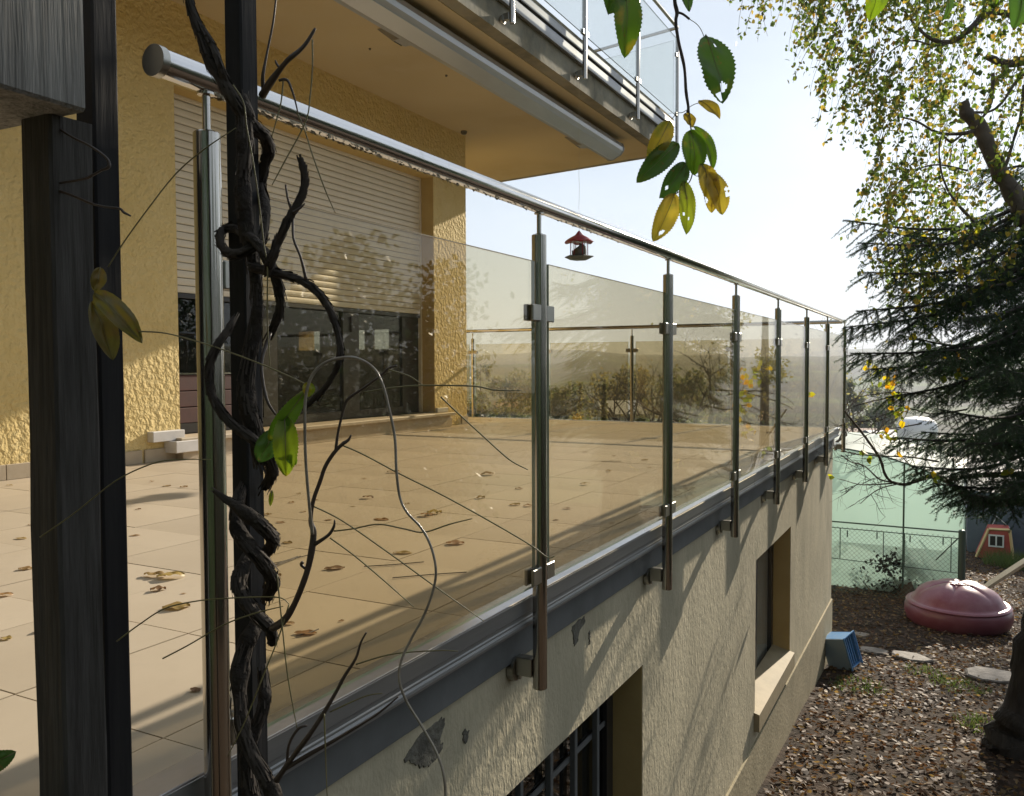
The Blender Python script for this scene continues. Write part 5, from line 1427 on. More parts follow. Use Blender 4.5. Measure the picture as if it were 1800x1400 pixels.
def stone(px, py, w_, d_, h, yaw_, label, seed):
    q = on_ground(px, py); rr = random.Random(seed)
    n = 9; ring = []
    for k in range(n):
        a = 2 * PI * k / n + rr.uniform(-.15, .15); f_ = rr.uniform(0.85, 1.1)
        x_, y_ = w_ / 2 * math.cos(a) * f_, d_ / 2 * math.sin(a) * f_
        ring.append((q.x + x_ * math.cos(yaw_) - y_ * math.sin(yaw_), q.y + x_ * math.sin(yaw_) + y_ * math.cos(yaw_)))
    cx_ = sum(p[0] for p in ring) / n; cy_ = sum(p[1] for p in ring) / n
    V = [(*p, q.z - 0.02) for p in ring] + [(*p, q.z + h * 0.75) for p in ring] + [(cx_ + (p[0] - cx_) * 0.93, cy_ + (p[1] - cy_) * 0.93, q.z + h + rr.uniform(-.004, .004)) for p in ring]
    F = [(k, (k + 1) % n, n + (k + 1) % n, n + k) for k in range(n)] + [(n + k, n + (k + 1) % n, 2 * n + (k + 1) % n, 2 * n + k) for k in range(n)] + [tuple(2 * n + k for k in range(n))]
    tag(mk('stepping_stone', MB().poly(V, F), 'slab'), label, 'stone', 'flat stones lying in the leaves')
stone(1533, 1149, 0.30, 0.20, 0.035, 0.2, 'flat grey stone immediately right of the blue crate', 1)
stone(1600, 1160, 0.40, 0.26, 0.04, -0.3, 'flat grey stone below the left part of the maroon sandbox', 2)
stone(1742, 1192, 0.50, 0.42, 0.05, 0.1, 'large pale stone slab beside the dark trunk', 3)
stone(1512, 1118, 0.22, 0.14, 0.03, 0.4, 'small stone half hidden behind the blue crate', 4)

# netting tunnel
q0 = on_ground(1465, 1037); q1 = on_ground(1693, 1046)
yN = 12.75
xa, xb = -3.6, 0.13
gN = ground_z(0, yN) + 0.02
zt = -0.60
arch = [(xa, gN), (xa, zt - 0.35), (xa + 0.12, zt - 0.12), (xa + 0.4, zt), (-1.9, zt + 0.04), (-1.35, zt + 0.02), (-0.9, zt - 0.05), (-0.5, zt - 0.18), (-0.2, zt - 0.30), (-0.02, zt - 0.42), (0.08, zt - 0.55), (xb, zt - 0.72), (xb, gN)]
nt_ = thing('netting_tunnel', 'pale green netting tunnel with a rounded sunlit top beyond the terrace corner', 'garden tunnel', (-1.2, yN, gN))
fr = MB()
cols_ = 60
# gently bulging front sheet
def arch_z(x):
    for i in range(1, len(arch) - 2):
        if arch[i][0] <= x <= arch[i + 1][0] and arch[i + 1][0] > arch[i][0]:
            t = (x - arch[i][0]) / (arch[i + 1][0] - arch[i][0]); return arch[i][1] * (1 - t) + arch[i + 1][1] * t
    return arch[-2][1]
for i in range(cols_ + 1):
    x = xa + (xb - xa) * i / cols_
    zz = arch_z(x)
    for j_ in range(9):
        t = j_ / 8; fr.v.append((x, yN + 0.045 * mnoise.noise(Vector((x * 3.5, t * 1.2, 1))) * math.sin(PI * min(1, t * 1.3)), gN + (zz - gN) * t))
for i in range(cols_):
    for j_ in range(8): fr.f.append((i * 9 + j_, (i + 1) * 9 + j_, (i + 1) * 9 + j_ + 1, i * 9 + j_ + 1))
mk('front_sheet', fr, 'net', nt_, smooth='s')
rf_ = MB(); L3 = 3.2
for i in range(1, len(arch)):
    a, b_ = arch[i - 1], arch[i]
    for k in range(4):
        ya, yb = yN + 0.03 + L3 * k / 4, yN + 0.03 + L3 * (k + 1) / 4
        sg = 0.03 if k in (0, 1, 2) else 0
        rf_.poly([(a[0], ya, a[1]), (b_[0], ya, b_[1]), (b_[0], yb, b_[1]), (a[0], yb, a[1])], [(0, 1, 2, 3)])
mk('roof_sheet', rf_, 'net_sunlit', nt_)
bk_ = MB()
for i in range(1, len(arch) - 1):
    a, b_ = arch[i], arch[i + 1]
    if b_[0] > a[0]: bk_.poly([(a[0], yN + 0.03 + L3, gN), (b_[0], yN + 0.03 + L3, gN), (b_[0], yN + 0.03 + L3, b_[1]), (a[0], yN + 0.03 + L3, a[1])], [(0, 1, 2, 3)])
mk('back_sheet', bk_, 'net', nt_)
pl = MB().tube([(a, yN + 0.04, b_ + 0.005) for a, b_ in arch], 0.012, 6)
for x_ in (-2.4, -0.62): pl.tube([(x_, yN - 0.035, gN), (x_, yN - 0.035, arch_z(x_))], 0.012, 6)
mk('frame_pole', pl, 'pole', nt_)

# chain link fence with one thick post
yF = 12.35
gF = ground_z(0, yF)
ff = thing('wire_fence', 'green chain link fence with a thick dark post in front of the netting tunnel', 'fence', (-1.0, yF, gF))
xp = on_plane(1, yF, 1690, 1000).x
mk('post', MB().lathe([(0.042, gF - 0.1), (0.042, gF + 1.0), (0.03, gF + 1.012)], (xp, yF, 0), 16), 'pole', ff, smooth=True)
zt0 = on_plane(1, yF, 1465, 917).z; zt1 = on_plane(1, yF, 1690, 936).z
x0 = -4.0
def lz(x, a, b_):
    xl = on_plane(1, yF, 1465, 900).x
    return a + (b_ - a) * (x - xl) / (xp - xl)
ra = MB()
ra.tube([(x0, yF, lz(x0, zt0, zt1)), (xp, yF, zt1)], 0.010, 6)
zb0, zb1 = on_plane(1, yF, 1465, 927).z, on_plane(1, yF, 1690, 947).z
ra.tube([(x0, yF - 0.02, lz(x0, zb0, zb1)), (xp, yF - 0.02, zb1)], 0.006, 6)
zc0, zc1 = on_plane(1, yF, 1465, 981).z, on_plane(1, yF, 1690, 1008).z
ra.tube([(x0, yF - 0.02, lz(x0, zc0, zc1)), (xp, yF - 0.02, zc1)], 0.005, 6)
for px in (1477, 1553, 1590, 1672):
    X_ = on_plane(1, yF, px, 960).x
    ra.tube([(X_, yF - 0.021, lz(X_, zb0, zb1)), (X_, yF - 0.021, lz(X_, zc0, zc1))], 0.006, 6)
for px, py in ((1542, 935), (1658, 945), (1600, 941), (1490, 932)):
    X_ = on_plane(1, yF, px, py).x; zz = on_plane(1, yF, px, py).z
    ra.tube([(X_, yF - 0.03, zz), (X_, yF - 0.03, zz - 0.09)], 0.008, 6)
a = on_plane(1, yF, 1684, 947); b_ = on_plane(1, yF, 1645, 985); ra.tube([a, b_], 0.008, 6)
mk('rail', ra, 'pole', ff)
wm = MB(); cell = 0.062
k = -14.0
zz0, zz1 = gF + 0.02, gF + 0.93
u = x0
while u < xp + 0.9:
    for sg in (1, -1):
        xa_, xb_ = u, u + sg * (zz1 - zz0)
        za, zb = zz0, zz1
        if sg > 0 and xb_ > xp: zb = zz0 + (xp - xa_); xb_ = xp
        if sg < 0 and xa_ > xp: za = zz0 + (xa_ - xp); xa_ = xp
        if zb > za: wm.tube([(xa_, yF + 0.002 * sg, za), (xb_, yF + 0.002 * sg, zb)], 0.0016, 3, cap=False)
    u += cell
stuff(mk('wire_mesh', wm, 'wire', ff))

# heap of cut plants leaning on the fence
q = on_ground(1600, 1042)
hp = thing('brush_heap', 'dark heap of cut branches and withered leaves against the wire fence', 'brush heap', q)
m_ = MB(); rs = random.Random(31); tips = []
for k in range(26):
    p = Vector((q.x + rs.uniform(-0.55, 0.45), q.y + rs.uniform(-0.25, 0.15), q.z + 0.0))
    grow(m_, tips, p, (rs.uniform(-1, 1), rs.uniform(-.4, .4), rs.uniform(0.15, 0.9)), rs.uniform(0.15, 0.34), 0.010, 1, rs, 0.5, 0.0, 4, 0.5, 3, 0.25)
for L_ in ([(1560, 1010), (1600, 1025), (1650, 1045)], [(1545, 985), (1575, 1020), (1620, 1040)], [(1616, 950), (1640, 980), (1665, 1012)], [(1590, 950), (1600, 1000), (1612, 1040)]):
    m_.tube([at(x, y, 11.75) for x, y in L_], 0.016, 5)
mk('branches', m_, 'twig', hp)
hc = MB()
for cx_, cy_, r0_, h_ in ((-0.28, 0.0, 0.26, 0.20), (0.12, 0.05, 0.34, 0.13), (-0.05, -0.1, 0.22, 0.24)):
    hc.lathe([(r0_, -0.03), (r0_ * 0.92, h_ * 0.35), (r0_ * 0.6, h_ * 0.8), (r0_ * 0.15, h_), (0.005, h_)], (q.x + cx_, q.y + cy_, q.z), 18, fn=lambda r_, z_, a: (r_ * (1 + 0.25 * math.sin(a * 3 + cx_ * 9)), z_ * (1 + 0.2 * math.sin(a * 5))))
stuff(mk('rotting_core', hc, 'soil', hp, smooth='s'))
LC = [t[0] for t in tips] + [Vector((q.x + rs.gauss(-0.05, .26), q.y + rs.uniform(-.3, .2), q.z + abs(rs.gauss(0, .12)))) for k in range(900)] + [at(1570 + rs.gauss(0, 22), 990 + rs.gauss(0, 9), 11.7) for k in range(220)] + [at(1600 + rs.uniform(-10, 30), 1000 + rs.gauss(0, 5), 11.7) for k in range(120)]
stuff(mk('withered_leaves', leaf_cloud(LC, 0.06, 8), M('withered leaves', (0.035, 0.028, 0.02), 0.8), hp))

# plank, playhouse, grey sheeted lean-to
a = on_ground(1722, 1048) + Vector((0, 0, 0.06)); b_ = at(1835, 966, 11.6)
dr_ = (b_ - a).normalized()
s1 = dr_.cross(Vector((0, 0, 1))).normalized() * 0.07; s2 = dr_.cross(s1).normalized() * 0.02
m_ = MB().poly([a - s1 - s2, a + s1 - s2, a + s1 + s2, a - s1 + s2, b_ - s1 - s2, b_ + s1 - s2, b_ + s1 + s2, b_ - s1 + s2], [(3, 2, 1, 0), (4, 5, 6, 7), (0, 1, 5, 4), (1, 2, 6, 5), (2, 3, 7, 6), (3, 0, 4, 7)])
tag(mk('plank', m_, 'plank'), 'long pale wooden plank propped diagonally behind the sandbox', 'plank')

q = on_ground(1750, 986)
yP = q.y
def PP(px, py, y_=None):
    return on_plane(1, yP if y_ is None else y_, px, py)
ph = thing('playhouse', 'small red playhouse front with cream edges and a white window', 'playhouse', q)
fpts = [PP(1716, 979), (PP(1782, 990)), PP(1775, 932), PP(1738, 930)]
m_ = MB().poly([tuple(p) for p in fpts] + [(p.x, p.y + 0.5, p.z) for p in fpts], [(0, 1, 2, 3), (7, 6, 5, 4), (0, 4, 5, 1), (1, 5, 6, 2), (2, 6, 7, 3), (3, 7, 4, 0)])
mk('front_wall', m_, 'red', ph)
tm = MB()
for a, b_ in ((fpts[0], fpts[3]), (fpts[3], fpts[2]), (fpts[2], fpts[1])):
    o_ = Vector((0, -0.012, 0)); tm.tube([a + o_, b_ + o_], 0.024, 4)
mk('edge_trim', tm, 'cream_trim', ph)
c = PP(1751, 951)
wf = mk('window', MB().box((c.x - 0.12, yP - 0.028, c.z - 0.11), (c.x - 0.095, yP - 0.004, c.z + 0.11)).box((c.x + 0.095, yP - 0.028, c.z - 0.11), (c.x + 0.12, yP - 0.004, c.z + 0.11)).box((c.x - 0.0949, yP - 0.028, c.z - 0.11), (c.x + 0.0949, yP - 0.004, c.z - 0.085))
        .box((c.x - 0.0949, yP - 0.028, c.z + 0.085), (c.x + 0.0949, yP - 0.004, c.z + 0.11)).box((c.x - 0.012, yP - 0.028, c.z - 0.0849), (c.x + 0.012, yP - 0.004, c.z + 0.0849)), 'white', ph)
mk('pane', MB().box((c.x - 0.0949, yP - 0.010, c.z - 0.0849), (c.x - 0.0121, yP - 0.003, c.z + 0.0849)).box((c.x + 0.0121, yP - 0.010, c.z - 0.0849), (c.x + 0.0949, yP - 0.003, c.z + 0.0849)), 'frame', wf)
yS = yP + 0.8
A = on_plane(1, yS, 1700, 985); B_ = on_plane(1, yS, 1900, 1000); C_ = on_plane(1, yS, 1900, 880); D_ = on_plane(1, yS, 1700, 862)
shd = thing('garden_shed', 'blue grey sheeted shed wall rising behind the red playhouse', 'shed', (A.x, yS, A.z))
m_ = MB().poly([tuple(A), tuple(B_), tuple(C_), tuple(D_)] + [(p.x, p.y + 2.0, p.z + (0.5 if i > 1 else 0)) for i, p in enumerate((A, B_, C_, D_))], [(0, 1, 2, 3), (7, 6, 5, 4), (0, 4, 5, 1), (1, 5, 6, 2), (2, 6, 7, 3), (3, 7, 4, 0)])
mk('wall', m_, 'slate', shd)
cb = MB()
for L_ in ([(1728, 898), (1752, 908), (1775, 928)], [(1752, 908), (1735, 940)]):
    cb.tube([on_plane(1, yS - 0.02, x, y) for x, y in L_], 0.008, 5)
mk('cable', cb, 'white', shd)

# ------------------------------------------------------------------ houses and roofs beyond the garden
def far_house(name, label, px0, px1, pyt, pyb, pyr, dist, wallm, roofm, wins=(), dep_=5.0, cat='house', grp=None):
    """box house facing the camera: wall between pixel columns, eaves at pyt, ridge at pyr, foot at pyb"""
    c = at((px0 + px1) / 2, pyb, dist); c.z = min(c.z, ground_z(c.x, c.y))
    Lx = (px1 - px0) * dist / FPX; he = at((px0 + px1) / 2, pyt, dist).z; hr = at((px0 + px1) / 2, pyr, dist).z
    ex = Vector((RGT.x, RGT.y, 0)).normalized(); ey = Vector((FWD.x, FWD.y, 0)).normalized()
    t = thing(name, label, cat, c, grp)
    P = lambda a, b_, z_: tuple(Vector((c.x, c.y, 0)) + ex * a + ey * b_ + Vector((0, 0, z_)))
    h = Lx / 2
    mk('wall', MB().poly([P(-h, 0, c.z - 1), P(h, 0, c.z - 1), P(h, dep_, c.z - 1), P(-h, dep_, c.z - 1), P(-h, 0, he), P(h, 0, he), P(h, dep_, he), P(-h, dep_, he)],
                         [(3, 2, 1, 0), (4, 5, 6, 7), (0, 1, 5, 4), (1, 2, 6, 5), (2, 3, 7, 6), (3, 0, 4, 7)]), wallm, t)
    o_ = 0.3
    mk('roof', MB().poly([P(-h - o_, -o_, he + 0.01), P(h + o_, -o_, he + 0.01), P(h + o_, dep_ + o_, he + 0.01), P(-h - o_, dep_ + o_, he + 0.01), P(-h - o_, dep_ / 2, hr), P(h + o_, dep_ / 2, hr)],
                         [(3, 2, 1, 0), (0, 1, 5, 4), (2, 3, 4, 5), (1, 2, 5), (3, 0, 4)]), roofm, t)
    for (fx_, fz_, w_, h_) in wins:
        x_ = -h + fx_ * Lx; z_ = he - fz_
        f_ = mk('window', MB().poly([P(x_ - w_ / 2, -0.05, z_ - h_ / 2), P(x_ + w_ / 2, -0.05, z_ - h_ / 2), P(x_ + w_ / 2, -0.05, z_ + h_ / 2), P(x_ - w_ / 2, -0.05, z_ + h_ / 2),
                                    P(x_ - w_ / 2, 0, z_ - h_ / 2), P(x_ + w_ / 2, 0, z_ - h_ / 2), P(x_ + w_ / 2, 0, z_ + h_ / 2), P(x_ - w_ / 2, 0, z_ + h_ / 2)],
                                   [(0, 1, 2, 3), (0, 4, 5, 1), (1, 5, 6, 2), (2, 6, 7, 3), (3, 7, 4, 0)]), 'slate', t)
    return t
far_house('neighbour_house', 'white neighbour house glimpsed between the lower spruce boughs', 1715, 1800, 836, 900, 815, 34, 'white', 'roof_pale', ((0.3, 0.9, 0.9, 0.7), (0.7, 0.9, 0.9, 0.7)))
far_house('neighbour_house', 'pale beige building in the valley just right of the terrace corner post', 1484, 1560, 772, 800, 758, 55, 'wall_far', 'roof_far')
far_house('neighbour_house', 'long low bluish building behind the hanging spruce tips', 1562, 1660, 778, 812, 762, 48, 'wall_far', 'slate')
far_house('neighbour_house', 'small building with a pale ribbed roof seen through the far railing glass', 1070, 1128, 728, 742, 708, 40, 'wall_far', 'roof_pale')
far_house('neighbour_house', 'low brown roofed house behind the bare tree crown', 1330, 1400, 742, 760, 728, 46, 'wall_far', 'roof_far')
far_house('neighbour_house', 'pale house far down the field seen left of the second near post', 872, 905, 716, 728, 708, 90, 'white', 'roof_far')
q = at(1612, 742, 42)
tk = thing('rounded_roof', 'white rounded caravan roof catching the light between spruce boughs', 'caravan', (q.x, q.y, ground_z(q.x, q.y)))
m_ = MB()
m_.lathe([(0.85, -1.4), (0.95, -0.4), (0.92, -0.12), (0.80, 0.08), (0.55, 0.20), (0.2, 0.25), (0.01, 0.26)], q, 24, sx=1.0, sy=1.4)
mk('body', m_, 'white', tk, smooth=True)
q2 = Vector((q.x, q.y, 0)) - Vector((FWD.x, FWD.y, 0)).normalized() * 1.12
mk('window', MB().box((q2.x - 0.35, q2.y - 0.02, q.z - 0.75), (q2.x + 0.35, q2.y + 0.02, q.z - 0.45)), 'frame', tk)

# ------------------------------------------------------------------ unseen hedges behind and at right, added to darken reflections and ambient light
def hedge(x0, y0, x1, y1, h, th, n_, label, seed, mat='bush', size=0.09):
    rs = np.random.RandomState(seed)
    Ln = math.hypot(x1 - x0, y1 - y0); nx_, ny_ = -(y1 - y0) / Ln, (x1 - x0) / Ln
    g_ = min(ground_z(x0, y0), ground_z(x1, y1))
    t = thing('hedge', label, 'hedge', ((x0 + x1) / 2, (y0 + y1) / 2, g_))
    a = rs.uniform(0, 1, n_); hz = rs.uniform(0, 1, n_) ** 0.9 * h * (0.9 + 0.12 * np.sin(a * Ln * 1.7)); o_ = rs.normal(0, th * 0.35, n_)
    P = np.stack([x0 + (x1 - x0) * a + nx_ * o_, y0 + (y1 - y0) * a + ny_ * o_, g_ + hz], 1)
    stuff(mk('foliage', leaf_cloud(P, size, seed), mat, t))
    c = MB()
    for k in range(int(Ln / 0.8)):
        f_ = (k + 0.5) / int(Ln / 0.8); bx_, by_ = x0 + (x1 - x0) * f_, y0 + (y1 - y0) * f_
        c.tube([(bx_, by_, g_ - 0.1), (bx_ + 0.05, by_, g_ + h * 0.5), (bx_, by_ + 0.05, g_ + h * 0.9)], [0.04, 0.03, 0.01], 5)
    stuff(mk('stems', c, 'bark_grey', t))
hedge(-6.5, -3.6, 7.0, -4.2, 6.8, 0.9, 30000, 'tall dark evergreen hedge added out of view behind the photographer to darken reflections', 71, 'needle', size=0.16)
hedge(6.2, -4.0, 7.6, 16.0, 5.6, 1.0, 30000, 'tall evergreen hedge added out of view at the right to darken the house walls', 72, 'needle', size=0.16)

# ------------------------------------------------------------------ bare and leafy trees beyond the terrace
def bare_tree(px, dist, top_py, label, seed, lv=5, leafn=0, r0=0.10, spread=0.6, kids=3):
    b_ = at(px, 700, dist); g_ = ground_z(b_.x, b_.y)
    top = at(px, top_py, dist).z; H = top - g_
    t = thing('bare_tree', label, 'tree', (b_.x, b_.y, g_))
    rs = random.Random(seed)
    m_ = MB(); tips = []
    m_.tube([(b_.x, b_.y, g_ - 0.2), (b_.x + 0.05, b_.y, g_ + H * 0.2), (b_.x, b_.y + 0.05, g_ + H * 0.38)], [r0 * 1.3, r0, r0 * 0.85], 8)
    mk('trunk', m_, 'bark_grey', t, smooth='s')
    m_ = MB()
    for k in range(5):
        a = 2 * PI * k / 5 + rs.uniform(-.4, .4)
        grow(m_, tips, (b_.x, b_.y + 0.05, g_ + H * rs.uniform(0.26, 0.375)), (math.cos(a) * 0.8, math.sin(a) * 0.8, 0.9), H * 0.27, r0 * 0.5, lv - 1, rs, spread, 0.16, 5, 0.6, kids, 0.16)
    stuff(mk('branches', m_, 'bark_grey', t))
    if leafn:
        LC = []
        for k in range(leafn):
            p, d_ = rs.choice(tips); LC.append(p + Vector((rs.gauss(0, .08), rs.gauss(0, .08), rs.gauss(0, .08))))
        stuff(mk('crown', leaf_cloud(LC, 0.06, seed, aspect=0.8), 'bush_yellow', t))
    return t
bare_tree(1395, 13.5, 545, 'leafless tree with curving grey branches between the fourth and sixth posts', 3, 5, 500, 0.10)
bare_tree(1240, 19, 560, 'bare wide tree whose trunk stands left of the third post', 4, 5, 300, 0.15)
bare_tree(1120, 26, 590, 'smaller leafless tree near the middle post of the far railing', 6, 4, 200, 0.13)
bare_tree(1462, 16, 600, 'thin leafless tree just left of the terrace corner post', 12, 5, 120, 0.08)
bare_tree(1330, 24, 575, 'tall bare tree with upright limbs behind the fourth post', 15, 5, 500, 0.14)

def leafy(px, dist, top_py, wpx, label, mat, seed, n=2600, name='tree', size=None, conifer=False, foot=None):
    b_ = at(px, 700, dist); g_ = ground_z(b_.x, b_.y); top = at(px, top_py, dist).z; H = max(0.3, top - g_); W = wpx * dist / FPX
    t = thing('conifer' if conifer else ('tree' if name == 'tree' else name), label, 'conifer' if conifer else ('tree' if name == 'tree' else 'bush'), (b_.x, b_.y, g_))
    rs = random.Random(seed)
    mk('trunk', MB().tube([(b_.x, b_.y, g_ - 0.1), (b_.x, b_.y, g_ + H * 0.4), (b_.x, b_.y, g_ + H * 0.9)], [W * 0.045 + 0.01, W * 0.03 + 0.008, 0.006], 6), 'bark_grey', t)
    LC = []
    if conifer:
        for k in range(n):
            u = rs.random() ** 0.8; lay = math.floor(u * 11) / 11; uu = 0.35 * u + 0.65 * lay
            r_ = W / 2 * (1 - u) * (0.55 + 0.45 * rs.random()) * (1.0 if (u * 11) % 1 < 0.6 else 0.6); a = rs.uniform(0, 2 * PI)
            LC.append(Vector((b_.x + r_ * math.cos(a), b_.y + r_ * math.sin(a), g_ + H * (0.08 + 0.92 * u) - r_ * 0.25)))
    else:
        cl = []
        for k in range(16):
            a = rs.uniform(0, 2 * PI); rr = W * 0.36 * math.sqrt(rs.random()); cl.append((rr * math.cos(a), rr * math.sin(a), rs.uniform(0.35, 0.88) * H, rs.uniform(0.10, 0.22) * W))
        for k in range(n):
            c_ = rs.choice(cl); v = Vector((rs.gauss(0, 1), rs.gauss(0, 1), rs.gauss(0, 1))).normalized() * c_[3] * rs.uniform(0.5, 1.15)
            LC.append(Vector((b_.x + c_[0], b_.y + c_[1], g_ + c_[2])) + v)
    stuff(mk('crown', leaf_cloud(LC, size or max(0.05, dist * 0.0045), seed), mat, t))
leafy(1062, 12.6, 676, 46, 'young conifer with stepped branches under the far railing near its middle post', 'bush', 51, 1500, conifer=True, size=0.06)
leafy(1020, 12.9, 672, 26, 'slender young conifer left of the stepped one beyond the far railing', 'bush_yellow', 52, 700, conifer=True, size=0.05)
leafy(980, 13.2, 712, 50, 'low yellowish shrub beside the second near post beyond the terrace', 'bush_yellow', 53, 1400, 'shrub', 0.055)
leafy(905, 22, 712, 44, 'small round bush at the edge of the green field', 'bush', 54, 900, 'shrub')
leafy(1128, 18, 706, 60, 'dark evergreen bush right of the middle far post', 'bush', 55, 2600)
leafy(1205, 23, 690, 90, 'broad green tree behind the third near post', 'bush', 56, 3200)
leafy(1300, 16, 705, 80, 'dense olive bush under the bare tree crowns', 'bush_yellow', 57, 3600)
leafy(1365, 21, 692, 80, 'green tree between the fourth and fifth posts', 'bush', 58, 3200)
leafy(1440, 26, 688, 80, 'hazy bush left of the corner post', 'bush', 59, 2400)
leafy(845, 30, 612, 40, 'narrow grey green tree at the left end of the far railing', 'bush', 60, 1600, size=0.09)
leafy(1000, 60, 652, 120, 'distant dark grove above the green field', 'bush', 61, 2600, size=0.35)
leafy(1085, 75, 640, 150, 'distant brownish grove below the hills', 'bush_yellow', 62, 2600, size=0.4)
leafy(900, 80, 655, 130, 'far hedge line behind the green field', 'bush', 63, 2200, size=0.4)
leafy(1180, 70, 640, 150, 'distant rounded trees behind the middle of the far railing', 'bush', 64, 2600, size=0.4)
leafy(1500, 120, 655, 60, 'faint tree group on the hazy slope right of the corner post', 'bush', 65, 2000, size=0.5)
leafy(1545, 140, 668, 70, 'second faint tree group further right on the hazy slope', 'bush', 66, 2000, size=0.55)
leafy(1290, 90, 640, 160, 'distant trees on the slope below the bare crowns', 'bush_yellow', 67, 2600, size=0.45)

leafy(1935, 23, 150, 250, 'tall loosely leaved tree added past the right edge for dappled shade', 'bush_yellow', 80, 2600, size=0.13)  # mostly out of view, added to dapple the garden ground with shade
# flower pot and yellow flowers just outside the far railing
q = on_plane(1, 9.25, 838, 728)
fp = thing('flower_pot', 'low dark bowl planter outside the left end of the far railing', 'flower pot', (q.x, q.y, -0.012))
mk('bowl', MB().lathe([(0.08, -0.05), (0.12, -0.02), (0.155, 0.06), (0.16, 0.075), (0.145, 0.07)], (q.x, q.y, 0.0), 24), 'tin_dark', fp, smooth=True)
mk('ledge', MB().box((q.x - 0.5, 8.99, -0.12), (q.x + 0.5, 9.45, -0.052)), 'concrete', fp)
rs = random.Random(3)
stuff(mk('plant', leaf_cloud([Vector((q.x + rs.gauss(0, .07), q.y + rs.gauss(0, .07), 0.07 + abs(rs.gauss(0, .07)))) for k in range(160)], 0.05, 2), 'bush', fp))
q = on_plane(1, 9.6, 1015, 734)
yf = thing('flower_bush', 'small plant with bright yellow blooms outside the far railing', 'flowers', (q.x, q.y, ground_z(q.x, q.y)))
mk('stem', MB().tube([(q.x, q.y, ground_z(q.x, q.y)), (q.x + 0.03, q.y, -1.0), (q.x, q.y, q.z)], 0.008, 5), 'green_stem', yf)
mk('blooms', leaf_cloud([Vector((q.x + rs.gauss(0, .04), q.y + rs.gauss(0, .04), q.z + rs.gauss(0, .022))) for k in range(90)], 0.035, 4), 'yellow_flower', yf)
stuff(mk('foliage', leaf_cloud([Vector((q.x + rs.gauss(0, .10), q.y + rs.gauss(0, .10), q.z - 0.25 + rs.gauss(0, .12))) for k in range(500)], 0.04, 6), 'bush', yf))

# ------------------------------------------------------------------ dry leaves lying on the terrace
def dry_mesh(seed):
    rr = random.Random(seed)
    mb = blade((0, -0.5, 0.0), (0, 0.5, 0.0), rr.uniform(0.5, 0.8), (0, 0, 1), fold=rr.uniform(0.0, 0.35), curl=rr.uniform(-0.03, 0.06), seed=seed, serr=0.06, nu=10, nv=2, wave=0.40)
    zs = min(v[2] for v in mb.v); mb.v = [(v[0], v[1], v[2] - zs) for v in mb.v]
    o = mk('dry_leaf', mb, 'dry_leaf', loc=(0, 0, 0), smooth='s'); me = o.data; bpy.data.objects.remove(o); return me
DM = [dry_mesh(100 + k) for k in range(9)]
spots = [(17, 854, 12), (63, 850, 9), (55, 923, 12), (267, 847, 8), (293, 855, 14), (323, 857, 13), (217, 860, 10), (205, 821, 16), (243, 896, 9), (525, 819, 10), (493, 919, 16), (533, 900, 10), (577, 915, 14),
         (37, 947, 22), (237, 942, 18), (207, 966, 12), (45, 1001, 24), (272, 1013, 44), (300, 1016, 46), (278, 1038, 26), (212, 1051, 20), (322, 1044, 6), (6, 1048, 30), (310, 1069, 46), (70, 1111, 22), (10, 1124, 22), (343, 1214, 22),
         (588, 1000, 36), (488, 1012, 16), (507, 1097, 22), (537, 1114, 40), (640, 842, 11), (693, 831, 26), (857, 835, 26), (647, 876, 20), (670, 914, 30), (750, 907, 24), (764, 903, 26), (845, 876, 17), (912, 860, 14), (905, 888, 20), (928, 890, 16),
         (1028, 852, 18), (997, 895, 16), (977, 915, 12), (1075, 920, 8), (1070, 829, 11), (1142, 822, 8), (1133, 809, 12), (1080, 802, 9), (1028, 795, 9), (885, 810, 5), (1135, 891, 24), (600, 1092, 10), (620, 891, 9), (708, 973, 34), (800, 956, 32), (716, 886, 8),
         (1308, 787, 7), (1260, 795, 9), (1238, 806, 12), (1280, 814, 7), (1310, 754, 7), (1325, 760, 10), (1352, 762, 12), (525, 868, 8), (512, 884, 12), (555, 880, 10), (505, 955, 20), (470, 905, 14)]
def zone(x):
    if x < 60: return 'on the tiles left of the grey timber post'
    if x < 345: return 'between the timber post and the first steel post'
    if x < 620: return 'on the tiles behind the vine'
    if x < 940: return 'in front of the window step'
    if x < 1165: return 'on tiles between the second and third steel posts'
    return 'near the far right terrace corner'
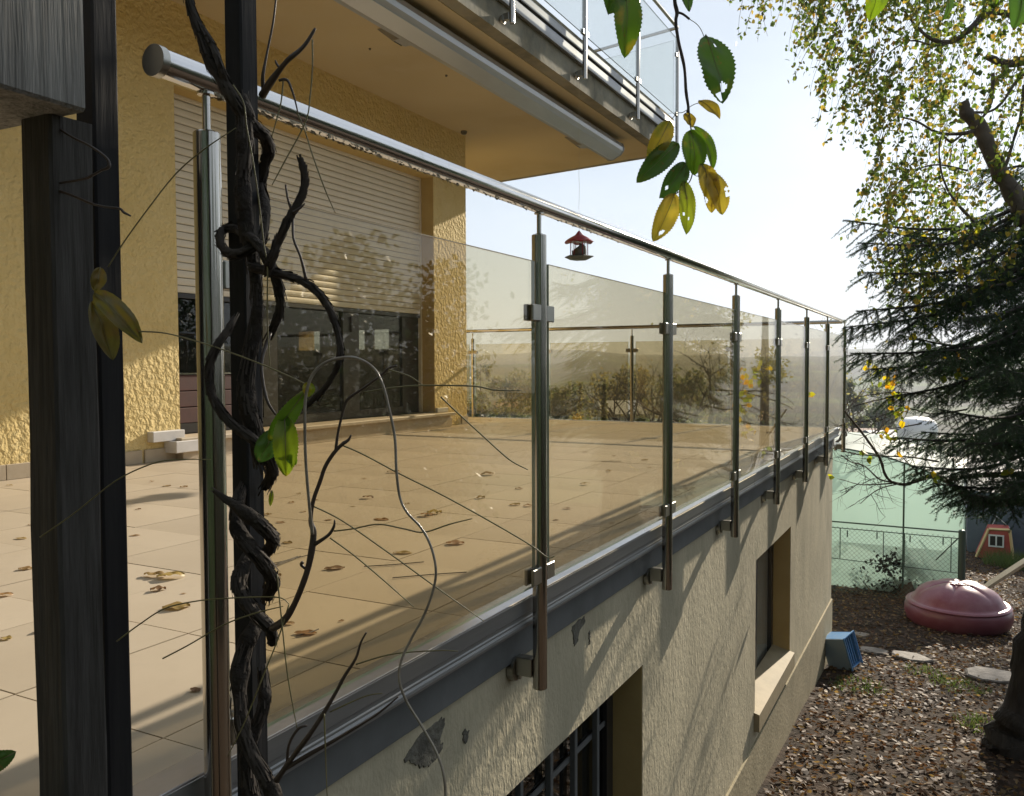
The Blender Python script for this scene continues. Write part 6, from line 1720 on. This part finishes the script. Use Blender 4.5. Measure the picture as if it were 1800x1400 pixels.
ORD = ['', 'second ', 'third ', 'fourth ', 'fifth ', 'sixth ', 'seventh ', 'eighth ', 'ninth ', 'tenth ', 'eleventh ', 'twelfth ', 'thirteenth ', 'fourteenth ', 'fifteenth ', 'sixteenth ', 'seventeenth ', 'eighteenth ', 'nineteenth ', 'twentieth ', 'twenty-first ', 'twenty-second ']
byz = {}
for s_ in spots: byz.setdefault(zone(s_[0]), []).append(s_)
rs = random.Random(77)
for zn, L_ in byz.items():
    L_.sort(key=lambda s_: -s_[1])
    for i, (x, y, w_) in enumerate(L_):
        q = on_plane(2, 0.001, x, y)
        dist = (q - EYE).dot(FWD)
        S = min(0.085, max(0.016, w_ * 1.0 * dist / FPX))
        o = bpy.data.objects.new('dry_leaf', DM[rs.randrange(9)])
        o.location = (q.x, q.y, 0.0012); o.scale = (S, S, S * rs.uniform(0.35, 0.8))
        al = math.radians(27.85) + PI / 2 + rs.uniform(-0.5, 0.5)   # most lie with their long side across the view
        o.rotation_euler = (0, 0, al)
        COL.objects.link(o)
        sz = 'large' if w_ > 28 else ('small' if w_ < 13 else 'curled')
        tag(o, f'{ORD[i]}nearest dry leaf {zn}', 'dry leaf', 'dry leaves scattered on the terrace')
# thin dead twigs on the tiles
for i, (L_, lab) in enumerate([([(470, 992), (500, 986), (530, 975)], 'bundle of thin dry twigs on the tiles behind the vine, nearest the glass'), ([(640, 996), (690, 993), (745, 988)], 'straight dry twig on the tiles lying above the longer one'),
                               ([(690, 1016), (760, 1010), (820, 1006)], 'long thin dry twig on the tiles nearest the glass railing'), ([(1056, 811), (1075, 811), (1092, 811)], 'thin dry twig on the tiles between the second and third steel posts'),
                               ([(520, 1118), (545, 1112), (560, 1106)], 'short dry twig close to the shaded edge of the terrace')]):
    m_ = MB()
    for k in range(4 if i == 0 else 1):
        P_ = [on_plane(2, 0.004, x + (rs.uniform(-12, 12) if i == 0 else 0), y + (rs.uniform(-5, 9) if i == 0 else 0)) for x, y in L_]
        m_.tube(P_, 0.0016, 5)
    tag(mk('dry_twig', m_, 'shoot'), lab, 'twig', 'twigs lying on the terrace')
